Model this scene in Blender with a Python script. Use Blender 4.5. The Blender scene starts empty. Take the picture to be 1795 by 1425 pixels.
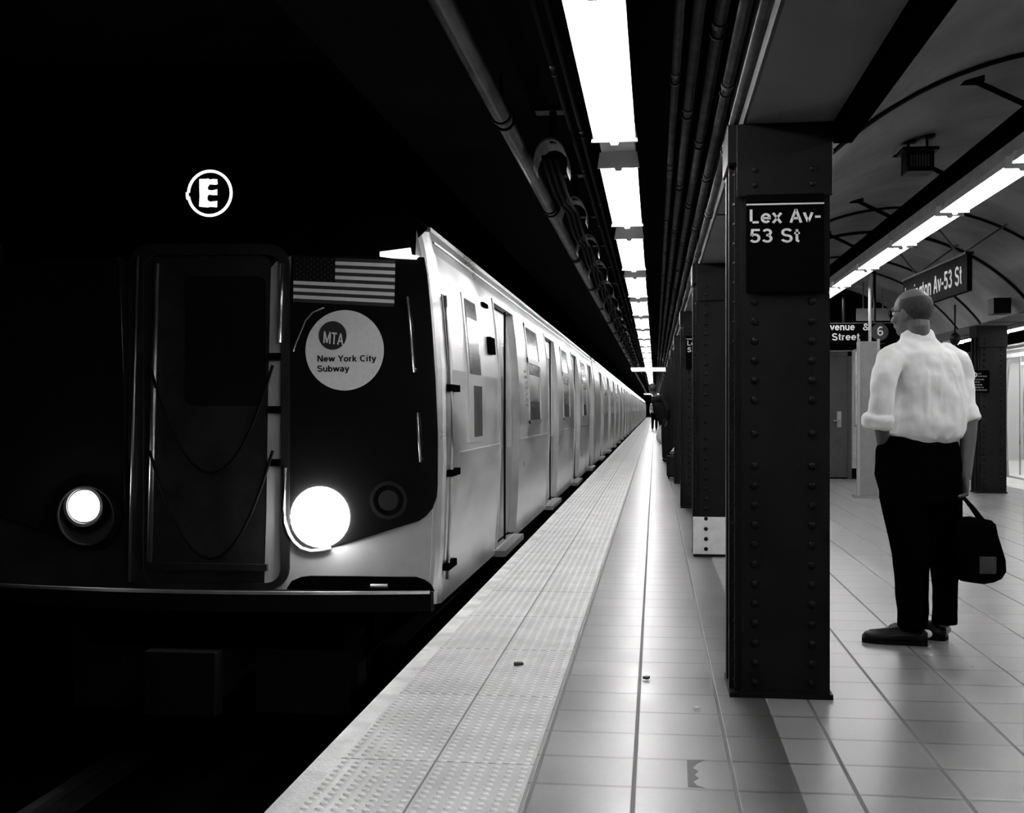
import bpy, bmesh, math, random
from mathutils import Vector, Matrix, noise
random.seed(7)
C = bpy.context.scene.collection
PI = math.pi
# ------------------------------------------------------------------ camera, world, exposure
F = 2100.0; CX = 897.5; HOR = 717.0; VPX = 1148.0; H = 1.15          # focal length in px of the 1795 px frame
TH = math.atan((VPX - CX) / F); c_, s_ = math.cos(TH), math.sin(TH)
cam_d = bpy.data.cameras.new('camera'); cam = bpy.data.objects.new('camera', cam_d); C.objects.link(cam)
cam_d.sensor_fit = 'HORIZONTAL'; cam_d.sensor_width = 36.0; cam_d.lens = 36.0 * F / 1795
cam_d.shift_y = (HOR - 712.5) / 1795; cam_d.clip_end = 500; cam_d.clip_start = .05
cam.location = (0, 0, H); cam.rotation_euler = (PI / 2, 0, TH)
bpy.context.scene.camera = cam
w = bpy.data.worlds.new('world'); bpy.context.scene.world = w; w.use_nodes = True
w.node_tree.nodes['Background'].inputs[0].default_value = (0, 0, 0, 1)
w.node_tree.nodes['Background'].inputs[1].default_value = 0
vs = bpy.context.scene.view_settings
vs.view_transform = 'Standard'; vs.look = 'None'; vs.gamma = 1; vs.exposure = 0.0; vs.use_curve_mapping = False
TUBE_E = 72.0           # radiance of the platform tubes
HEAD_E = 60.0

def P(px, py, X=None, Y=None, Z=None):
    """world point seen at a pixel, on a plane of the place"""
    t = (px - CX) / F
    if Y is not None: X = Y * (t * c_ - s_) / (c_ + t * s_)
    elif X is not None: Y = X * (c_ + t * s_) / (t * c_ - s_)
    else:
        d = F * (H - Z) / (py - HOR)
        return Vector((c_ * t * d - s_ * d, s_ * t * d + c_ * d, Z))
    d = Y * c_ - X * s_
    return Vector((X, Y, H + (HOR - py) * d / F))

# ------------------------------------------------------------------ materials (all neutral: black-and-white film)
class NT:
    def __init__(s, m): s.m = m; s.t = m.node_tree
    def n(s, typ, **k):
        nd = s.t.nodes.new(typ)
        for a, b in k.items():
            if a.startswith('i_'): 
                key = a[2:]; key = int(key) if key.isdigit() else key.replace('_', ' ')
                s.put(nd.inputs[key], b)
            else: setattr(nd, a, b)
        return nd
    def put(s, inp, v):
        if isinstance(v, bpy.types.NodeSocket): s.t.links.new(v, inp)
        else: inp.default_value = v
    def math(s, op, a, b=0.0, cc=None, clamp=False):
        nd = s.t.nodes.new('ShaderNodeMath'); nd.operation = op; nd.use_clamp = clamp
        s.put(nd.inputs[0], a); s.put(nd.inputs[1], b)
        if cc is not None: s.put(nd.inputs[2], cc)
        return nd.outputs[0]
    def smooth(s, v, a, b, lo=0.0, hi=1.0):
        nd = s.t.nodes.new('ShaderNodeMapRange'); nd.interpolation_type = 'SMOOTHSTEP'
        for i, q in enumerate((v, a, b, lo, hi)): s.put(nd.inputs[i], q)
        return nd.outputs[0]
def g(v): return (v, v, v, 1)
def mat(name, bc=.5, rough=.5, metal=0., spec=.5, emit=0., var=0., scale=8., bump=0., bscale=60., aniso=0., coat=0., rvar=0., stretch=None):
    m = bpy.data.materials.new(name); m.use_nodes = True; N = NT(m); b = m.node_tree.nodes['Principled BSDF']
    b.inputs['Base Color'].default_value = g(bc); b.inputs['Roughness'].default_value = rough
    b.inputs['Metallic'].default_value = metal; b.inputs['Specular IOR Level'].default_value = spec
    b.inputs['Anisotropic'].default_value = aniso; b.inputs['Coat Weight'].default_value = coat
    if emit: b.inputs['Emission Color'].default_value = g(1); b.inputs['Emission Strength'].default_value = emit
    tc = N.n('ShaderNodeTexCoord').outputs['Object']
    if stretch:
        mp = N.n('ShaderNodeMapping'); N.put(mp.inputs[0], tc); mp.inputs['Scale'].default_value = stretch; tc = mp.outputs[0]
    if var or rvar:
        nz = N.n('ShaderNodeTexNoise', i_Vector=tc, i_Scale=scale, i_Detail=5.0, i_Roughness=.6)
        if var:
            f = N.smooth(nz.outputs[0], .3, .7, max(0, 1 - var), 1 + var); v = N.math('MULTIPLY', f, bc)
            cb = N.n('ShaderNodeCombineColor'); [N.put(cb.inputs[i], v) for i in range(3)]
            N.put(b.inputs['Base Color'], cb.outputs[0])
        if rvar: N.put(b.inputs['Roughness'], N.smooth(nz.outputs[0], .3, .7, rough - rvar, rough + rvar))
    if bump:
        nb = N.n('ShaderNodeTexNoise', i_Vector=tc, i_Scale=bscale, i_Detail=3.0)
        bp = N.n('ShaderNodeBump', i_Strength=bump, i_Distance=.01, i_Height=nb.outputs[0]); N.put(b.inputs['Normal'], bp.outputs[0])
    return m
M = {}
M['steel_paint'] = mat('dark enamel on steel', .005, .48, spec=.09, var=.2, scale=5, bump=.12, bscale=70)
M['soffit'] = mat('painted plaster', .09, .8, spec=.2, var=.12, scale=2.5, bump=.1)
M['vault'] = mat('vault plaster', .20, .85, spec=.1, var=.22, scale=1.6, bump=.15, bscale=25)
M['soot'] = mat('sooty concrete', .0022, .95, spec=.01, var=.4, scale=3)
M['black'] = mat('black paint', .0015, .8, spec=.0)
M['blackmetal'] = mat('black metal', .004, .45, spec=.12, var=.2)
M['stainless'] = mat('brushed stainless steel', .62, .34, metal=1., var=.12, scale=2.2, rvar=.07, bump=.05, bscale=9, stretch=(1, .35, 1))
M['front_satin'] = mat('satin front steel', .55, .5, metal=.45, var=.1, scale=3)
M['stainless_dull'] = mat('dull stainless steel', .34, .42, metal=1., var=.15, scale=3, rvar=.05)
M['door_steel'] = mat('door leaf steel', .34, .38, metal=1., var=.12, scale=3, rvar=.05)
M['cabdoor'] = mat('shaded steel', .022, .5, metal=.6, var=.4, scale=4)  # steel with the shade of the unlit front put into its colour
M['bracket'] = mat('dusty bracket steel', .16, .5, var=.3, scale=5)
M['maskglass'] = mat('black gloss mask', .006, .16, spec=.35)
M['glass'] = mat('dark window glass', .10, .14, spec=1., coat=.4)
M['conduit'] = mat('sooty conduit', .028, .4, spec=.3, metal=.1, var=.6, scale=7)
M['pipe'] = mat('grimy pipe', .06, .3, spec=.9, metal=.1, var=.4, scale=5)
M['white_enamel'] = mat('white enamel', .82, .45)
M['galv'] = mat('galvanised housing', .42, .5, var=.15)
M['tube'] = mat('fluorescent tube', .9, .4, emit=TUBE_E)
M['sign'] = mat('black sign enamel', .0012, .7, spec=.01)
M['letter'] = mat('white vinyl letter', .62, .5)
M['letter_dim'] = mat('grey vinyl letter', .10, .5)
M['whitepaint'] = mat('white paint', .66, .6, var=.1, scale=12)
M['decal'] = mat('pale grey vinyl', .78, .7, spec=.15, var=.04, scale=40)
M['decal_dark'] = mat('dark vinyl', .03, .8, spec=.1)
M['flag_light'] = mat('flag white stripe', .7, .7, spec=.15)
M['flag_dark'] = mat('flag dark stripe', .035, .7, spec=.15)
M['flag_canton'] = mat('flag canton', .006, .7, spec=.1)
M['led'] = mat('route indicator light', .9, .5, emit=1.3)
M['head'] = mat('headlight lens', .9, .2, emit=HEAD_E)
M['dim_glow'] = mat('dim emitter', .9, .2, emit=1.5)  # dim glow for the crosswise tubes and the painted reflection on the cab front
M['lens'] = mat('grey lens', .02, .3, spec=.3)
M['edge'] = mat('edge board', .7, .6, var=.22, scale=6, bump=.2)
M['skin'] = mat('skin', .10, .5, spec=.35, bump=.05, bscale=120)
M['hair'] = mat('short grey hair', .011, .7, var=.5, scale=40, bump=.6, bscale=220)
M['shirt'] = mat('white cotton shirt', .86, .85, spec=.1, var=.04, scale=10, bump=.7, bscale=6, stretch=(1.5, 1.0, 1.0))
M['trouser'] = mat('black wool', .0012, .95, spec=.0)
M['shoe'] = mat('black leather', .004, .4, spec=.16)
M['bag'] = mat('black nylon', .0012, .95, spec=.0)
M['bagpatch'] = mat('grey patch', .02, .7)
M['darkcloth'] = mat('dark jacket', .008, .9, spec=.1)
M['patterncloth'] = mat('patterned shirt', .4, .8, var=.9, scale=14)
M['plastic'] = mat('pale plastic bag', .75, .5, var=.1)
M['walltile'] = mat('pale wall tile', .34, .35, var=.08, scale=9)
M['doorpaint'] = mat('dark door paint', .02, .5, var=.2)
M['postgrey'] = mat('grey enclosure', .16, .6, var=.1)
M['paper'] = mat('map paper', .75, .6)
M['rail'] = mat('running rail', .02, .5, metal=.3)
M['carlight'] = mat('car ceiling lamp', .9, .5, emit=6)
M['seat'] = mat('grey bench', .25, .5)
M['litter'] = mat('dark litter', .03, .8)
M['rubber'] = mat('black rubber', .003, .8, spec=.05)
M['bulb'] = mat('signal lamp', .9, .3, emit=4)

def floor_material(lines, period_from, period, y0, base, name, dark_band=None):
    m = bpy.data.materials.new(name); m.use_nodes = True; N = NT(m); b = m.node_tree.nodes['Principled BSDF']
    tc = N.n('ShaderNodeTexCoord').outputs['Object']; sp = N.n('ShaderNodeSeparateXYZ', i_0=tc)
    x, y, z = sp.outputs
    # lengthwise joints
    u = N.math('DIVIDE', N.math('SUBTRACT', x, period_from), period)
    fu = N.math('ABSOLUTE', N.math('SUBTRACT', N.math('FRACT', N.math('ADD', u, .5)), .5))
    du = N.math('MULTIPLY', fu, period)
    ju = N.smooth(du, .0042, .0078, 1, 0)
    v = N.math('DIVIDE', N.math('SUBTRACT', y, y0), .302)
    fv = N.math('ABSOLUTE', N.math('SUBTRACT', N.math('FRACT', N.math('ADD', v, .5)), .5))
    dv = N.math('MULTIPLY', fv, .302)
    jv = N.smooth(dv, .004, .015, .58, 0)
    # tile tone
    cell = N.n('ShaderNodeCombineXYZ', i_0=N.math('FLOOR', u), i_1=N.math('FLOOR', v))
    wn = N.n('ShaderNodeTexWhiteNoise', i_Vector=cell.outputs[0]).outputs[0]
    nz = N.n('ShaderNodeTexNoise', i_Vector=tc, i_Scale=1.7, i_Detail=6., i_Roughness=.65).outputs[0]
    n2 = N.n('ShaderNodeTexNoise', i_Vector=tc, i_Scale=60., i_Detail=3.).outputs[0]
    tone = N.math('MULTIPLY', N.smooth(nz, .3, .7, .82, 1.1), N.math('ADD', N.math('MULTIPLY', wn, .13), .93))
    tone = N.math('MULTIPLY', tone, N.math('ADD', N.math('MULTIPLY', n2, .2), .9))
    tone = N.math('MULTIPLY', tone, N.math('SUBTRACT', 1.0, N.math('MAXIMUM', N.math('MULTIPLY', ju, .85), jv)))
    val = N.math('MULTIPLY', tone, base)
    if dark_band:   # aisle tiles darken smoothly towards the column line
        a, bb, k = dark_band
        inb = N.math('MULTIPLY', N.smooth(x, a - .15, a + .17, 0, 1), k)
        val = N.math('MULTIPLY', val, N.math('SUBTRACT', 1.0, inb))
    cb = N.n('ShaderNodeCombineColor'); [N.put(cb.inputs[i], val) for i in range(3)]
    N.put(b.inputs['Base Color'], cb.outputs[0])
    N.put(b.inputs['Roughness'], N.math('ADD', N.smooth(nz, .3, .7, .29, .35), N.math('MULTIPLY', ju, .3)))
    b.inputs['Specular IOR Level'].default_value = 1.0
    hgt = N.math('SUBTRACT', N.math('MULTIPLY', n2, .12), N.math('MAXIMUM', ju, jv))
    bp = N.n('ShaderNodeBump', i_Strength=.35, i_Distance=.003, i_Height=hgt); N.put(b.inputs['Normal'], bp.outputs[0])
    return m
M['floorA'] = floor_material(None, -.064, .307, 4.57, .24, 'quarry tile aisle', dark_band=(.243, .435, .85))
M['floorB'] = floor_material(None, .600, .309, 4.57, .19, 'quarry tile platform')

# ------------------------------------------------------------------ mesh helpers
class B:
    def __init__(s): s.bm = bmesh.new(); s.mi = 0
    def face(s, vv):
        try: f = s.bm.faces.new(vv); f.material_index = s.mi; return f
        except ValueError: return None
    def quad(s, *pts): return s.face([s.bm.verts.new(p) for p in pts])
    def box(s, x0, y0, z0, x1, y1, z1, rot=None):
        vv = [Vector((x, y, z)) for x in (x0, x1) for y in (y0, y1) for z in (z0, z1)]
        if rot is not None: vv = [rot @ v for v in vv]
        v = [s.bm.verts.new(p) for p in vv]
        for f in ((0, 1, 3, 2), (4, 6, 7, 5), (0, 4, 5, 1), (2, 3, 7, 6), (0, 2, 6, 4), (1, 5, 7, 3)): s.face([v[i] for i in f])
        return s
    def loft(s, rings, cap=True, closed=True):
        R = [[s.bm.verts.new(p) for p in r] for r in rings]
        n = len(R[0])
        for a, b in zip(R, R[1:]):
            for i in range(n if closed else n - 1):
                j = (i + 1) % n; s.face([a[i], a[j], b[j], b[i]])
        if cap: s.face(R[0][::-1]); s.face(R[-1])
        return s
    def limb(s, pts, n=14, up=(0, 0, 1), cap=True):
        """pts: (Vector, rx, ry); rounded ends"""
        P_ = [Vector(p[0]) for p in pts]; rings = []
        ref = Vector(up)
        L = len(pts)
        def ring(c, t, rx, ry):
            a = t.cross(ref); a = a if a.length > 1e-4 else t.cross(Vector((0, 1, 0.01))); a.normalize(); b = a.cross(t).normalized()
            return [c + a * rx * math.cos(2 * PI * k / n) + b * ry * math.sin(2 * PI * k / n) for k in range(n)]
        for i, p in enumerate(pts):
            t = (P_[min(i + 1, L - 1)] - P_[max(i - 1, 0)]).normalized()
            rx = p[1]; ry = p[2] if len(p) > 2 else p[1]
            if i == 0 and cap:
                m = min(rx, ry)
                for q in (.2, .6, .87): rings.append(ring(P_[0] - t * m * math.sqrt(1 - q * q) * .8, t, rx * q, ry * q))
            rings.append(ring(P_[i], t, rx, ry))
            if i == L - 1 and cap:
                m = min(rx, ry)
                for q in (.87, .6, .2): rings.append(ring(P_[i] + t * m * math.sqrt(1 - q * q) * .8, t, rx * q, ry * q))
        return s.loft(rings)
    def cyl(s, a, b, r, r2=None, n=12):
        a, b = Vector(a), Vector(b); t = (b - a).normalized(); r2 = r if r2 is None else r2
        q = t.cross(Vector((0, 0, 1))); q = q if q.length > 1e-4 else t.cross(Vector((0, 1, 0))); q.normalize(); u = q.cross(t)
        return s.loft([[c + (q * math.cos(2 * PI * k / n) + u * math.sin(2 * PI * k / n)) * rr for k in range(n)] for c, rr in ((a, r), (b, r2))])
    def tube(s, pts, r, n=8):
        pts = [Vector(p) for p in pts]; rings = []
        for i, p in enumerate(pts):
            t = (pts[min(i + 1, len(pts) - 1)] - pts[max(i - 1, 0)]).normalized()
            q = t.cross(Vector((0, 0, 1))); q = q if q.length > 1e-3 else t.cross(Vector((0, 1, 0))); q.normalize(); u = q.cross(t)
            rings.append([p + (q * math.cos(2 * PI * k / n) + u * math.sin(2 * PI * k / n)) * r for k in range(n)])
        return s.loft(rings)
    def prism(s, pts, vec):
        vec = Vector(vec); a = [s.bm.verts.new(p) for p in pts]; b = [s.bm.verts.new(Vector(p) + vec) for p in pts]; n = len(a)
        s.face(a[::-1]); s.face(b)
        for i in range(n): s.face([a[i], a[(i + 1) % n], b[(i + 1) % n], b[i]])
        return s
    def ell(s, c, r, rot=None, u=16, v=12):
        mt = Matrix.Translation(Vector(c)) @ (rot.to_4x4() if rot is not None else Matrix()) @ Matrix.Diagonal((*r, 1))
        res = bmesh.ops.create_uvsphere(s.bm, u_segments=u, v_segments=v, radius=1, matrix=mt)
        for vv in res['verts']:
            for f in vv.link_faces: f.material_index = s.mi
        return s
    def ring(s, c, r, w, axis='Y', t=.01, n=40, a0=0, a1=2 * PI):
        """flat ring in the XZ plane facing -Y"""
        c = Vector(c); full = abs(a1 - a0 - 2 * PI) < 1e-6; k = n if full else n + 1
        prof = []
        for i in range(k):
            a = a0 + (a1 - a0) * i / n; d = Vector((math.cos(a), 0, math.sin(a)))
            prof.append([c + d * (r - w / 2), c + d * (r + w / 2), c + d * (r + w / 2) + Vector((0, -t, 0)), c + d * (r - w / 2) + Vector((0, -t, 0))])
        V = [[s.bm.verts.new(p) for p in q] for q in prof]
        for i in range(len(V) if full else len(V) - 1):
            a, b = V[i], V[(i + 1) % len(V)]
            for j in range(4): s.face([a[j], a[(j + 1) % 4], b[(j + 1) % 4], b[j]])
        return s
    def disc(s, c, r, t=.01, n=40, rz=None):
        c = Vector(c); rz = rz or r
        return s.prism([c + Vector((math.cos(2 * PI * i / n) * r, 0, math.sin(2 * PI * i / n) * rz)) for i in range(n)], (0, -t, 0))
    def dome(s, c, r, h, axis=Vector((0, -1, 0)), n=8, m=2):
        c = Vector(c); axis = axis.normalized(); q = axis.cross(Vector((0, 0, 1))); q = q if q.length > .01 else Vector((1, 0, 0)); q.normalize(); u = q.cross(axis)
        rings = [[c + (q * math.cos(2 * PI * k / n) + u * math.sin(2 * PI * k / n)) * r * math.cos(e) + axis * h * math.sin(e) for k in range(n)]
                 for e in [PI / 2 * i / (m + .35) for i in range(m + 1)]]
        return s.loft(rings, cap=True)
    def build(s, name, mats, parent=None, o=None, smooth=False, bevel=0.0, seg=2):
        me = bpy.data.meshes.new(name)
        bmesh.ops.recalc_face_normals(s.bm, faces=s.bm.faces)
        if parent is not None: o = parent.get('_o', (0, 0, 0))
        if o is not None: bmesh.ops.translate(s.bm, verts=s.bm.verts, vec=-Vector(o))
        if smooth:
            for f in s.bm.faces: f.smooth = True
        s.bm.to_mesh(me); s.bm.free()
        for m in (mats if isinstance(mats, (list, tuple)) else [mats]): me.materials.append(m)
        ob = bpy.data.objects.new(name, me); C.objects.link(ob)
        if parent is not None: ob.parent = parent; ob['_o'] = tuple(o)
        elif o is not None: ob.location = o; ob['_o'] = tuple(o)
        if bevel:
            bv = ob.modifiers.new('bevel', 'BEVEL'); bv.width = bevel; bv.segments = seg; bv.limit_method = 'ANGLE'
        return ob
def empty(name, loc, label, cat, group=None):
    e = bpy.data.objects.new(name, None); C.objects.link(e); e.location = loc; e['_o'] = tuple(loc); e.empty_display_size = .1
    return tag(e, label, cat, group)
def tag(o, label=None, cat=None, group=None, kind=None):
    if label: o['label'] = label
    if cat: o['category'] = cat
    if group: o['group'] = group
    if kind: o['kind'] = kind
    return o
def dup(root, loc=None, label=None, rotz=None):
    r = root.copy(); C.objects.link(r)
    if loc is not None: r.location = loc
    if rotz is not None: r.rotation_euler = (0, 0, rotz)
    if label: r['label'] = label
    for ch in list(root.children):
        q = ch.copy(); C.objects.link(q); q.parent = r
        for gch in list(ch.children):
            d = gch.copy(); C.objects.link(d); d.parent = q
    return r
# stroke lettering: grotesque capitals and small letters drawn as centre lines (cap height 1)
def _arc(cx, cy, rx, ry, a0, a1, n=14): return [(cx + rx * math.cos(math.radians(a0 + (a1 - a0) * i / n)), cy + ry * math.sin(math.radians(a0 + (a1 - a0) * i / n))) for i in range(n + 1)]
W_ = .155; h_ = W_ / 2; XH = .72
GL = {   # character: (advance, strokes)
 'L': (.62, [[(.12, 1), (.12, 0)], [(.12 - h_, h_), (.56, h_)]]),
 'T': (.66, [[(.04, 1 - h_), (.62, 1 - h_)], [(.33, 1 - h_), (.33, 0)]]),
 'M': (.92, [[(.12, 0), (.12, 1)], [(.80, 0), (.80, 1)], [(.14, 1), (.46, .06)], [(.78, 1), (.46, .06)]]),
 'N': (.80, [[(.12, 0), (.12, 1)], [(.68, 0), (.68, 1)], [(.14, .97), (.66, .03)]]),
 'A': (.74, [[(.08, 0), (.37, .97)], [(.66, 0), (.37, .97)], [(.20, .32), (.54, .32)]]),
 'Y': (.70, [[(.06, 1), (.35, .45)], [(.64, 1), (.35, .45)], [(.35, .50), (.35, 0)]]),
 'C': (.78, [_arc(.41, .5, .31, .43, 48, 312, 22)]),
 'S': (.72, [_arc(.355, .725, .235, .205, 20, 180, 12) + _arc(.355, .725, .235, .225, 180, 262, 6)[1:] + _arc(.365, .27, .25, .225, 82, -90, 12) + _arc(.355, .27, .26, .195, -90, -165, 8)[1:]]),
 '5': (.66, [[(.58, 1 - h_), (.17, 1 - h_), (.12, .50)], [(.12, .50), (.2, .565)] + _arc(.31, .335, .235, .26, 100, -90, 14) + _arc(.31, .27, .225, .195, -90, -160, 6)[1:]]),
 '3': (.66, [_arc(.31, .735, .20, .19, 160, -60, 12), [(.26, .535), (.38, .535)], _arc(.31, .29, .235, .215, 62, -158, 14)]),
 '6': (.66, [_arc(.33, .30, .215, .225, 0, 360, 24), _arc(.36, .50, .255, .43, 172, 58, 12) + [], _arc(.36, .46, .25, .38, 172, 205, 6)]),
 '&': (.84, [_arc(.36, .765, .155, .16, -40, 230, 16) + [(.30, .58), (.74, .03)], _arc(.34, .27, .24, .195, 125, 330, 14) + [(.66, .45)]]),
 '-': (.44, [[(.06, .40), (.38, .40)]]),
 'a': (.62, [[(.49, 0), (.49, .50)] + _arc(.30, .47, .19, .175, 5, 160, 9), _arc(.27, .20, .17, .135, 90, 330, 12), [(.27, .335), (.49, .37)]]),
 'b': (.64, [[(.11, 0), (.11, 1)], _arc(.33, .36, .205, .285, 0, 360, 24)]),
 'e': (.62, [_arc(.31, .36, .215, .285, 0, 320, 22), [(.10, .36), (.59, .36)]]),
 'g': (.64, [_arc(.31, .36, .205, .285, 0, 360, 24), [(.52, .72), (.52, -.02)] + _arc(.31, -.02, .21, .19, 0, -160, 10)]),
 'i': (.28, [[(.14, 0), (.14, .72)], [(.14, .86), (.14, 1)]]),
 'k': (.58, [[(.11, 0), (.11, 1)], [(.12, .26), (.49, .71)], [(.25, .40), (.52, .0)]]),
 'n': (.62, [[(.11, 0), (.11, .72)], _arc(.305, .46, .195, .185, 175, 0, 12) + [(.50, 0)]]),
 'o': (.64, [_arc(.32, .36, .22, .285, 0, 360, 26)]),
 'r': (.42, [[(.11, 0), (.11, .72)], _arc(.33, .42, .22, .225, 180, 88, 8)]),
 's': (.58, [_arc(.29, .52, .18, .13, 20, 250, 12) + _arc(.29, .21, .19, .135, 80, -165, 12)]),
 't': (.38, [[(.18, .92), (.18, .20)] + _arc(.29, .19, .11, .115, 180, 280, 6), [(.03, .655), (.34, .655)]]),
 'u': (.62, [[(.11, .72), (.11, .26)] + _arc(.305, .26, .195, .185, 180, 355, 12), [(.50, .72), (.50, 0)]]),
 'v': (.58, [[(.06, .72), (.29, .04)], [(.52, .72), (.29, .04)]]),
 'w': (.84, [[(.06, .72), (.235, .03)], [(.42, .70), (.235, .03)], [(.42, .70), (.605, .03)], [(.78, .72), (.605, .03)]]),
 'x': (.58, [[(.06, .72), (.52, 0)], [(.52, .72), (.06, 0)]]),
 'y': (.58, [[(.06, .72), (.30, .06)], [(.52, .72), (.25, -.16), (.07, -.19)]]),
 ' ': (.34, [])}
def text(name, body, p, right, up, size, m, parent, thick=0, sx=1.0, depth=.003, space=1.0, align='LEFT', weight=1.0):
    """lettering as a mesh; p = left end of the base line; size = cap height"""
    right = Vector(right).normalized(); up = Vector(up).normalized(); nrm = right.cross(up); b = B(); cx_ = 0.0; hw = h_ * weight
    def W(q): return Vector(p) + right * q[0] * size * sx + up * q[1] * size
    for ch in body:
        adv, strokes = GL[ch]
        for st in strokes:
            st = [Vector((a + cx_, c__)) for a, c__ in st]
            pts2 = [st[0]]
            for q in st[1:]:
                if (q - pts2[-1]).length > 1e-4: pts2.append(q)
            closed = (pts2[0] - pts2[-1]).length < 1e-3
            L_, R_ = [], []
            for i, q in enumerate(pts2):
                a = pts2[i - 1] if i > 0 else (pts2[-2] if closed else None); c__ = pts2[i + 1] if i < len(pts2) - 1 else (pts2[1] if closed else None)
                d0 = (q - a).normalized() if a is not None else None; d1 = (c__ - q).normalized() if c__ is not None else None
                d0 = d0 or d1; d1 = d1 or d0; n0 = Vector((-d0.y, d0.x)); n1 = Vector((-d1.y, d1.x)); mt = (n0 + n1)
                mt = mt.normalized() if mt.length > .2 else n0; kk = hw / max(.45, mt.dot(n0)); L_.append(q + mt * kk); R_.append(q - mt * kk)
            f0 = [b.bm.verts.new(W(q) + nrm * depth) for q in L_]; f1 = [b.bm.verts.new(W(q) + nrm * depth) for q in R_]
            g0 = [b.bm.verts.new(W(q)) for q in L_]; g1 = [b.bm.verts.new(W(q)) for q in R_]
            for i in range(len(f0) - 1):
                b.face([f0[i], f0[i + 1], f1[i + 1], f1[i]]); b.face([g0[i], f0[i], f0[i + 1], g0[i + 1]]); b.face([g1[i + 1], f1[i + 1], f1[i], g1[i]])
        cx_ += (adv + .035) * space
    return b.build(name, m, parent)
ORD = ['nearest', 'second', 'third', 'fourth', 'fifth', 'sixth', 'seventh', 'eighth', 'ninth', 'tenth', 'eleventh', 'twelfth']

# ------------------------------------------------------------------ setting
YB, YE = -6.0, 190.0
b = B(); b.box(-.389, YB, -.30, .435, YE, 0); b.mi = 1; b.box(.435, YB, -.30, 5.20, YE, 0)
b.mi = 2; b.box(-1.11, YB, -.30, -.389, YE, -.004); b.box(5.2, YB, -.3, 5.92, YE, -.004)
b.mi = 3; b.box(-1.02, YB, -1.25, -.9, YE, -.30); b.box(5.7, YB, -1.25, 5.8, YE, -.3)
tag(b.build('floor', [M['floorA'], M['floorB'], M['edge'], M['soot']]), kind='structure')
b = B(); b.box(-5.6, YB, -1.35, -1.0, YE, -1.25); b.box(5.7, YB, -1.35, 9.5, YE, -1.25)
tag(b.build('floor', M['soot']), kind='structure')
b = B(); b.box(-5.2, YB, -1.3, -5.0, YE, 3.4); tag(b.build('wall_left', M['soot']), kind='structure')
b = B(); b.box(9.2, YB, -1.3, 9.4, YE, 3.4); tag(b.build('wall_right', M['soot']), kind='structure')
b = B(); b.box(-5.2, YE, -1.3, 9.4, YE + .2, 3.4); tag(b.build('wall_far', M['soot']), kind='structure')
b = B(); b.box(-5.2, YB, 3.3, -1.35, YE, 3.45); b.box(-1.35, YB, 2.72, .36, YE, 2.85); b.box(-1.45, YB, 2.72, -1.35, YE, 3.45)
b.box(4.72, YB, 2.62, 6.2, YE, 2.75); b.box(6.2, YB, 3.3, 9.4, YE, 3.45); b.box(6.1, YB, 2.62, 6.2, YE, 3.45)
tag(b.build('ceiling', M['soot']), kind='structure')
# vault over the middle of the platform: a segment of a circle with real thickness
VX0, VX1, VZ0, VZC = .70, 4.32, 2.30, 3.22
vr = ((VX1 - VX0) ** 2 / 4 + (VZC - VZ0) ** 2) / (2 * (VZC - VZ0)); vcx = (VX0 + VX1) / 2; vcz = VZC - vr
va = math.asin((VX1 - VX0) / 2 / vr)
def vault(a, r=0): return Vector((vcx + (vr - r) * math.sin(a), 0, vcz + (vr - r) * math.cos(a)))
def vz(x, r=0): return vcz + math.sqrt((vr - r) ** 2 - (x - vcx) ** 2)
arc = [vault(-va + 2 * va * i / 40) for i in range(41)]
b = B(); up = [vault(-va + 2 * va * i / 40, -.15) for i in range(41)]
b.loft([[p + Vector((0, y, 0)) for p in arc + up[::-1]] for y in (YB, 20.6)])
tag(b.build('ceiling', M['vault'], smooth=False), kind='structure')
# girders above both column rows
for i, (a, q) in enumerate(((.36, .70), (4.32, 4.72))):
    b = B(); b.box(a, YB, 2.285, q, YE, 2.9)
    b.mi = 1
    for k in range(40): y = 4.78 + 4.59 * k - 2.3; b.box(a - .004, y, 2.279, q + .004, y + .02, 2.29)
    tag(b.build('trim_%d' % (i + 1), [M['soffit'], M['steel_paint']]), kind='structure')
# black channel fixed along the inner edge of the girder, ending by the first column
b = B(); b.box(.703, YB, 2.235, .80, 5.02, 2.297)
tag(b.build('cable_channel', M['black'], o=(.75, 0, 2.29), bevel=.004), 'matt black channel running along the girder edge beside the nearest column', 'channel')
# tactile strips
def tactile(x0, x1, name, label, near, ylim, split):
    b = B(); b.box(x0, YB, -.004, x1, YE, .002)
    ob = None; b.mi = 2
    n = 14; dx = (x1 - x0) / n
    y = near
    while y < ylim:
        for i in range(n):
            b.dome((x0 + dx * (i + .5), y, .0018), .0135, .005, Vector((0, 0, 1)), n=6 if y > 8 else 10, m=1 if y > 6 else 2)
        y += .0453
    b.mi = 1
    for y in range(0, 60): b.box(x0, 1.1 + y * .915, .0015, x1, 1.104 + y * .915, .0027)
    if split: b.box(split - .003, YB, .0015, split + .003, YE, .003)
    t = b.build(name, [M['tactile'], M['groove'], M['domes']], o=((x0 + x1) / 2, 0, 0)); return tag(t, label, 'tactile paving')
M['tactile'] = mat('pale tactile tile', .56, .5, var=.12, scale=4, bump=.1, bscale=80)
M['domes'] = mat('worn dome tops', .80, .5, var=.1, scale=4)
M['groove'] = mat('tile joint', .16, .8)
tactile(-1.025, -.389, 'tactile_strip', 'pale raised-dot warning strip along the edge beside the arriving train', 2.9, 26, -.71)
tactile(5.22, 5.86, 'tactile_strip', 'pale raised-dot warning strip along the far platform edge behind the columns', 16, 22, None)

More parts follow.
